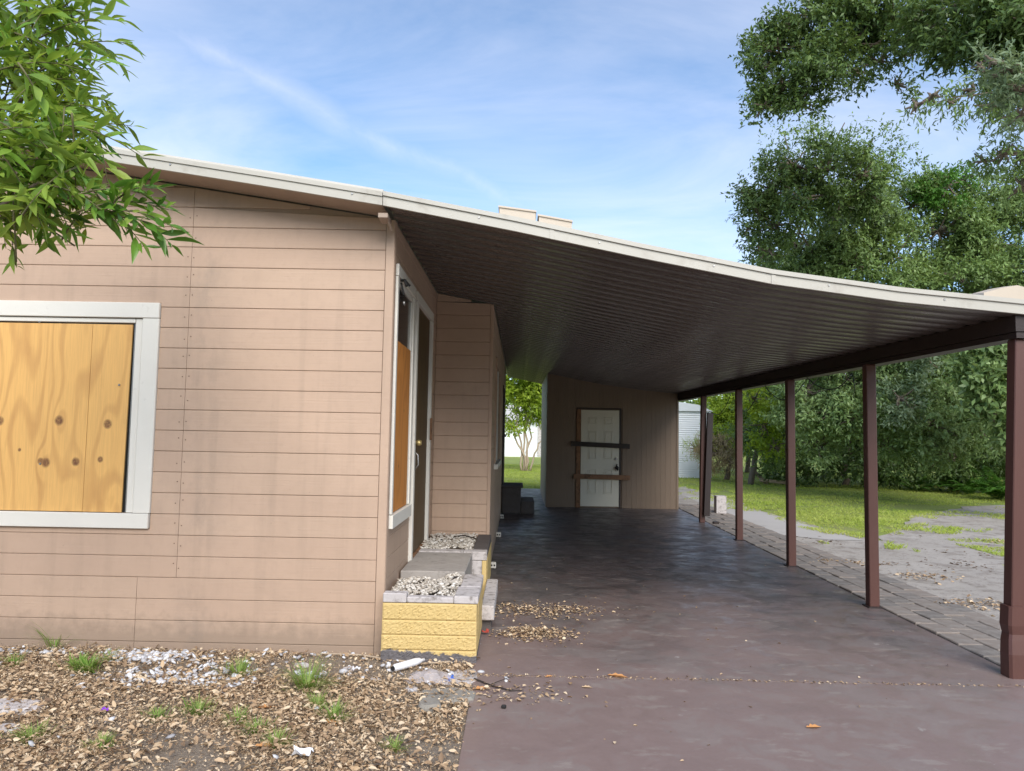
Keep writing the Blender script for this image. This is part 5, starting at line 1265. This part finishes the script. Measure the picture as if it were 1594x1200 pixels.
# ferns
def fern(p,label,n=16,L_=.9,seed=0,group='ferns at the foot of the hedge',m='lf_fern',name='fern',wd=.16,up=.9,cat='fern'):
    r=np.random.default_rng(seed); f=empty(name,(p[0],p[1],gz(p[1])),label,cat,group)
    for k in range(n):
        PP=[];DD=[];LL=[]
        a=r.uniform(0,6.28); l=L_*r.uniform(.6,1.15); el=up*r.uniform(.7,1.3)
        d=np.array([math.cos(a),math.sin(a),0]); q=np.array([p[0],p[1],gz(p[1])])+d*.05; v=d*math.cos(el)+np.array([0,0,math.sin(el)])
        ns=22; side=np.array([-d[1],d[0],0])
        for i in range(ns):
            q=q+v*l/ns; v=v+np.array([0,0,-1])*1.5/ns*(.4+i/ns); v/=np.linalg.norm(v)
            w2=wd*math.sin(math.pi*min(1,(i+2)/(ns+2)))*l
            for s_ in (-1,1): PP.append(q);DD.append(side*s_+v*.6+np.array([0,0,-.15]));LL.append(max(w2,.03))
        n_=len(PP); link('frond',leaves(name,np.array(PP),np.array(DD),np.tile([0,0,1.],(n_,1))+r.normal(size=(n_,3))*.15,np.array(LL),np.full(n_,.034*L_/.9),M[m],.15),f)
    return f
fs_=[((11.996, 22.499, 0.175),.8),((13.118, 23.471, 0.185),.9),((13.168, 22.53, 0.175),1.0),((13.108, 21.639, 0.166),1.0),((13.956, 22.252, 0.173),.9),((12.844, 20.024, 0.15),1.15),((13.122, 19.723, 0.147),1.1)]
nm=['leftmost fern of the row under the hedge','second fern from the left in the row under the hedge','third fern from the left under the hedge','middle fern under the hedge','fern left of the brightest one','brightest, largest fern next to the nearest post','fern half hidden behind the nearest post']
for k,((p,l),lb_) in enumerate(zip(fs_,nm)): fern(p,lb_,26,l,seed=100+k)
fern((9.657, 27.667, 0.227),'palm-like plant with long arching fronds between the third and fourth posts',12,2.0,200,'palms in the hedge','lf_mid','palm',.16,1.15,'palm')
fern((12.352, 29.567, 0.246),'low dark palm with drooping fronds right of the third post',12,1.5,201,'palms in the hedge','lf_fern','palm',.16,1.1,'palm')
fern((13.965, 30.034, 0.25),'small dark palm left of the second post',10,1.1,202,'palms in the hedge','lf_fern','palm',.16,1.1,'palm')

# ---------------- near leafy branch, upper left ----------------
nt_=empty('leafy_tree',(-3.9,3.1,0),'bright green narrow-leaved tree reaching in at the upper left','tree')
def leafmesh(k):
    r=random.Random(k); n=6; mb=MB(); L_=1.
    wds=[.0,.55,.95,1.,.75,.38,0]; cv=r.uniform(-.25,.05); tw=r.uniform(-.25,.25)
    for i,wd in enumerate(wds):
        t=i/n; z=cv*t*t+.03*math.sin(t*5+k)
        h=wd*.115
        mb.v+=[(t,0,z),(t,h,z+h*.45+tw*t*h),(t,-h,z+h*.45-tw*t*h)]
    for i in range(n): 
        a=i*3; mb.f+=[(a,a+3,a+4,a+1),(a,a+2,a+5,a+3)]
    me=bpy.data.meshes.new('leaf'); me.from_pydata(mb.v,[],mb.f); me.materials.append(M['lf_near_obj'])
    me.polygons.foreach_set('use_smooth',[True]*len(me.polygons)); return me
def f_lo(t,b,v,o):
    c=ramp(t,orand(t),[(0,(.04,.11,.02)),(.45,(.11,.25,.03)),(.8,(.2,.36,.05)),(1,(.34,.44,.09))])
    L(t,c,b.inputs['Base Color']); b.inputs['Roughness'].default_value=.36
    tr=N(t,'ShaderNodeBsdfTranslucent'); L(t,mix(t,.4,c,(.3,.5,.03)),tr.inputs[0]); ms=N(t,'ShaderNodeMixShader'); ms.inputs[0].default_value=.38
    L(t,b.outputs[0],ms.inputs[1]);L(t,tr.outputs[0],ms.inputs[2]);L(t,ms.outputs[0],o.inputs[0])
M['lf_near_obj']=mat('near_leaf',f_lo)
lms=[leafmesh(k) for k in range(6)]
LF=[] # (base,dir,nrm,len)
twm=MB()
rn=random.Random(99)
def spray(a,b,n=16,ln=.11,sag=.04,spread=.8):
    a=Vector(a);b=Vector(b); d=b-a; l=d.length; pts=[]
    m=8
    for i in range(m+1):
        t=i/m; p=a.lerp(b,t); p.z+=sag*math.sin(t*math.pi)-sag*.5*t; pts.append(p)
    twm.tube(pts,[.005-.0035*i/m for i in range(m+1)],5)
    dn=d.normalized(); s1=dn.cross(Vector((0,0,1))).normalized(); u=s1.cross(dn)
    for k in range(n):
        t=.12+.88*(k/(n-1)); f=t*m; i=min(int(f),m-1); p=pts[i].lerp(pts[i+1],f-i)
        side=1 if k%2 else -1; an=rn.uniform(-.9,.9)
        out=(s1*math.cos(an)*side+u*math.sin(an)).normalized()
        q=(dn*rn.uniform(.35,1.1)+out*1.15*rn.uniform(.4,1.4)*(1-.35*t)+Vector((rn.uniform(-.2,.2),rn.uniform(-.2,.2),rn.uniform(-.35,.15)))).normalized()
        nr=(Vector((0,-.2,.8))+Vector((rn.gauss(0,.55),rn.gauss(0,.55),rn.gauss(0,.5)))).normalized()
        LF.append((p,q,nr,ln*rn.uniform(.5,1.3)*(.75 if t>.93 else 1)))
# outline sprays (base, tip)
OUT=[((-2.4, 3.5, 3.52),(-1.99, 3.5, 3.64)),((-2.42, 3.5, 3.42),(-1.94, 3.5, 3.52)),((-2.38, 3.6, 3.71),(-2.15, 3.6, 3.85)),((-2.32, 3.4, 3.3),(-2.02, 3.4, 3.37)),((-2.38, 3.4, 3.21),(-2.06, 3.4, 3.26)),
((-2.37, 3.4, 3.11),(-2.03, 3.4, 3.13)),((-2.26, 3.3, 2.98),(-1.92, 3.3, 2.94)),((-2.46, 3.9, 3.18),(-2.13, 3.9, 3.27)),((-2.16, 3.2, 2.82),(-1.87, 3.2, 2.82)),((-2.15, 3.1, 2.75),(-1.88, 3.1, 2.69)),
((-2.02, 3.0, 2.62),(-1.66, 3.0, 2.46)),((-1.91, 3.0, 2.55),(-1.54, 3.0, 2.59)),((-1.85, 3.0, 2.5),(-1.49, 3.05, 2.55)),((-1.77, 3.0, 2.49),(-1.44, 3.0, 2.46)),((-1.82, 3.0, 2.53),(-1.56, 3.0, 2.38)),((-1.74, 3.0, 2.5),(-1.52, 3.0, 2.63)),
((-2.37, 3.3, 2.77),(-2.17, 3.3, 2.47)),((-2.47, 3.4, 2.74),(-2.37, 3.4, 2.38)),((-2.54, 3.4, 2.86),(-2.42, 3.4, 2.46)),((-2.24, 3.2, 2.67),(-2.07, 3.2, 2.48)),((-2.15, 3.2, 2.64),(-2.0, 3.2, 2.5)),((-2.26, 3.1, 2.81),(-2.08, 3.1, 2.53)),
((-2.51, 4.2, 3.55),(-2.39, 4.2, 3.42)),((-2.48, 3.6, 3.78),(-2.32, 3.6, 3.88)),((-1.69, 3.0, 2.48),(-1.45, 3.0, 2.39))]
for a,b in OUT: spray(a,b,19,.118)
rr=random.Random(5)
nout=len(LF)
FILL=[(-2.53, 3.5, 3.58),(-2.46, 3.6, 3.5),(-2.37, 3.3, 3.22),(-2.28, 3.4, 3.21),(-2.26, 3.2, 2.96),(-2.15, 3.3, 3.01),(-2.2, 3.1, 2.78),(-2.06, 3.1, 2.78),(-2.14, 3.1, 2.67),(-1.98, 3.1, 2.7),(-2.32, 3.2, 2.64),(-2.29, 3.5, 3.32),(-2.34, 3.6, 3.64),(-2.47, 3.5, 3.68),(-1.96, 3.2, 2.85),(-2.0, 3.1, 2.61),
(-2.69, 3.7, 3.59),(-2.56, 3.7, 3.45),(-2.32, 3.6, 3.24),(-2.37, 3.5, 3.01),(-2.33, 3.7, 3.63),(-2.54, 3.5, 3.19),(-2.43, 3.4, 2.61),(-2.31, 3.4, 2.65),(-2.7, 3.4, 3.49),(-2.6, 3.3, 3.13),(-2.5, 3.2, 2.79),(-2.88, 3.4, 3.33),(-2.77, 3.3, 2.97),(-2.75, 3.3, 2.67)]
for c in FILL:
    for k in range(5):
        c_=Vector(c)+Vector((rr.uniform(-.09,.09),rr.uniform(-.22,.2),rr.uniform(-.09,.09)))
        d=Vector((rr.uniform(-.2,1),rr.uniform(-.9,.5),rr.uniform(-.8,.7))).normalized()
        spray(c_-d*.22,c_+d*.16,14,.132)
# the largest, nearest leaves are single parts; the rest is one mass
order=sorted(range(nout),key=lambda i:(LF[i][0].y))[:290]
for i in order:
    p,q,nr,ln=LF[i]; s1=nr.cross(q).normalized(); u=q.cross(s1)
    mt=Matrix((q,s1,u)).transposed().to_4x4(); mt.translation=p
    o=bpy.data.objects.new('leaf',lms[i%6]); COL.objects.link(o); o.parent=nt_
    o.matrix_parent_inverse=Matrix.Translation(nt_.location).inverted(); o.matrix_basis=mt@Matrix.Diagonal((ln,ln,ln,1))
rest=[LF[i] for i in range(len(LF)) if i not in set(order)]
n=len(rest); tv=np.array([v.co[:] for v in lms[0].vertices]); tf=np.array([p.vertices[:] for p in lms[0].polygons])
Pb=np.array([x[0][:] for x in rest]);Dq=np.array([x[1][:] for x in rest]);Nq=np.array([x[2][:] for x in rest]);Lq=np.array([x[3] for x in rest])
S=unit(np.cross(Nq,Dq));U=np.cross(Dq,S)
V=Pb[:,None]+Lq[:,None,None]*(tv[None,:,0:1]*Dq[:,None]+tv[None,:,1:2]*S[:,None]+tv[None,:,2:3]*U[:,None])
Fq=(np.arange(n)[:,None,None]*len(tv)+tf[None]).reshape(-1,4)
o=link('foliage',qmesh('foliage',V.reshape(-1,3),Fq,M['lf_near'],True),nt_); o['kind']='stuff'
twm.obj('twigs',M['twig'],nt_,True)['kind']='stuff'
mb=MB(); limb(mb,(-3.9,3.1,-.05),(-3.7,3.2,2.2),.09,.07,seed=1)
for k,c in enumerate([(-2.53, 3.5, 3.58),(-2.36, 3.3, 3.01),(-2.05, 3.05, 2.64),(-2.29, 3.5, 3.32),(-2.46, 3.3, 2.82)]): limb(mb,(-3.7,3.2,2.2),c,.03,.006,seed=80+k,wig=.1)
mb.obj('trunk',M['bark'],nt_,True)
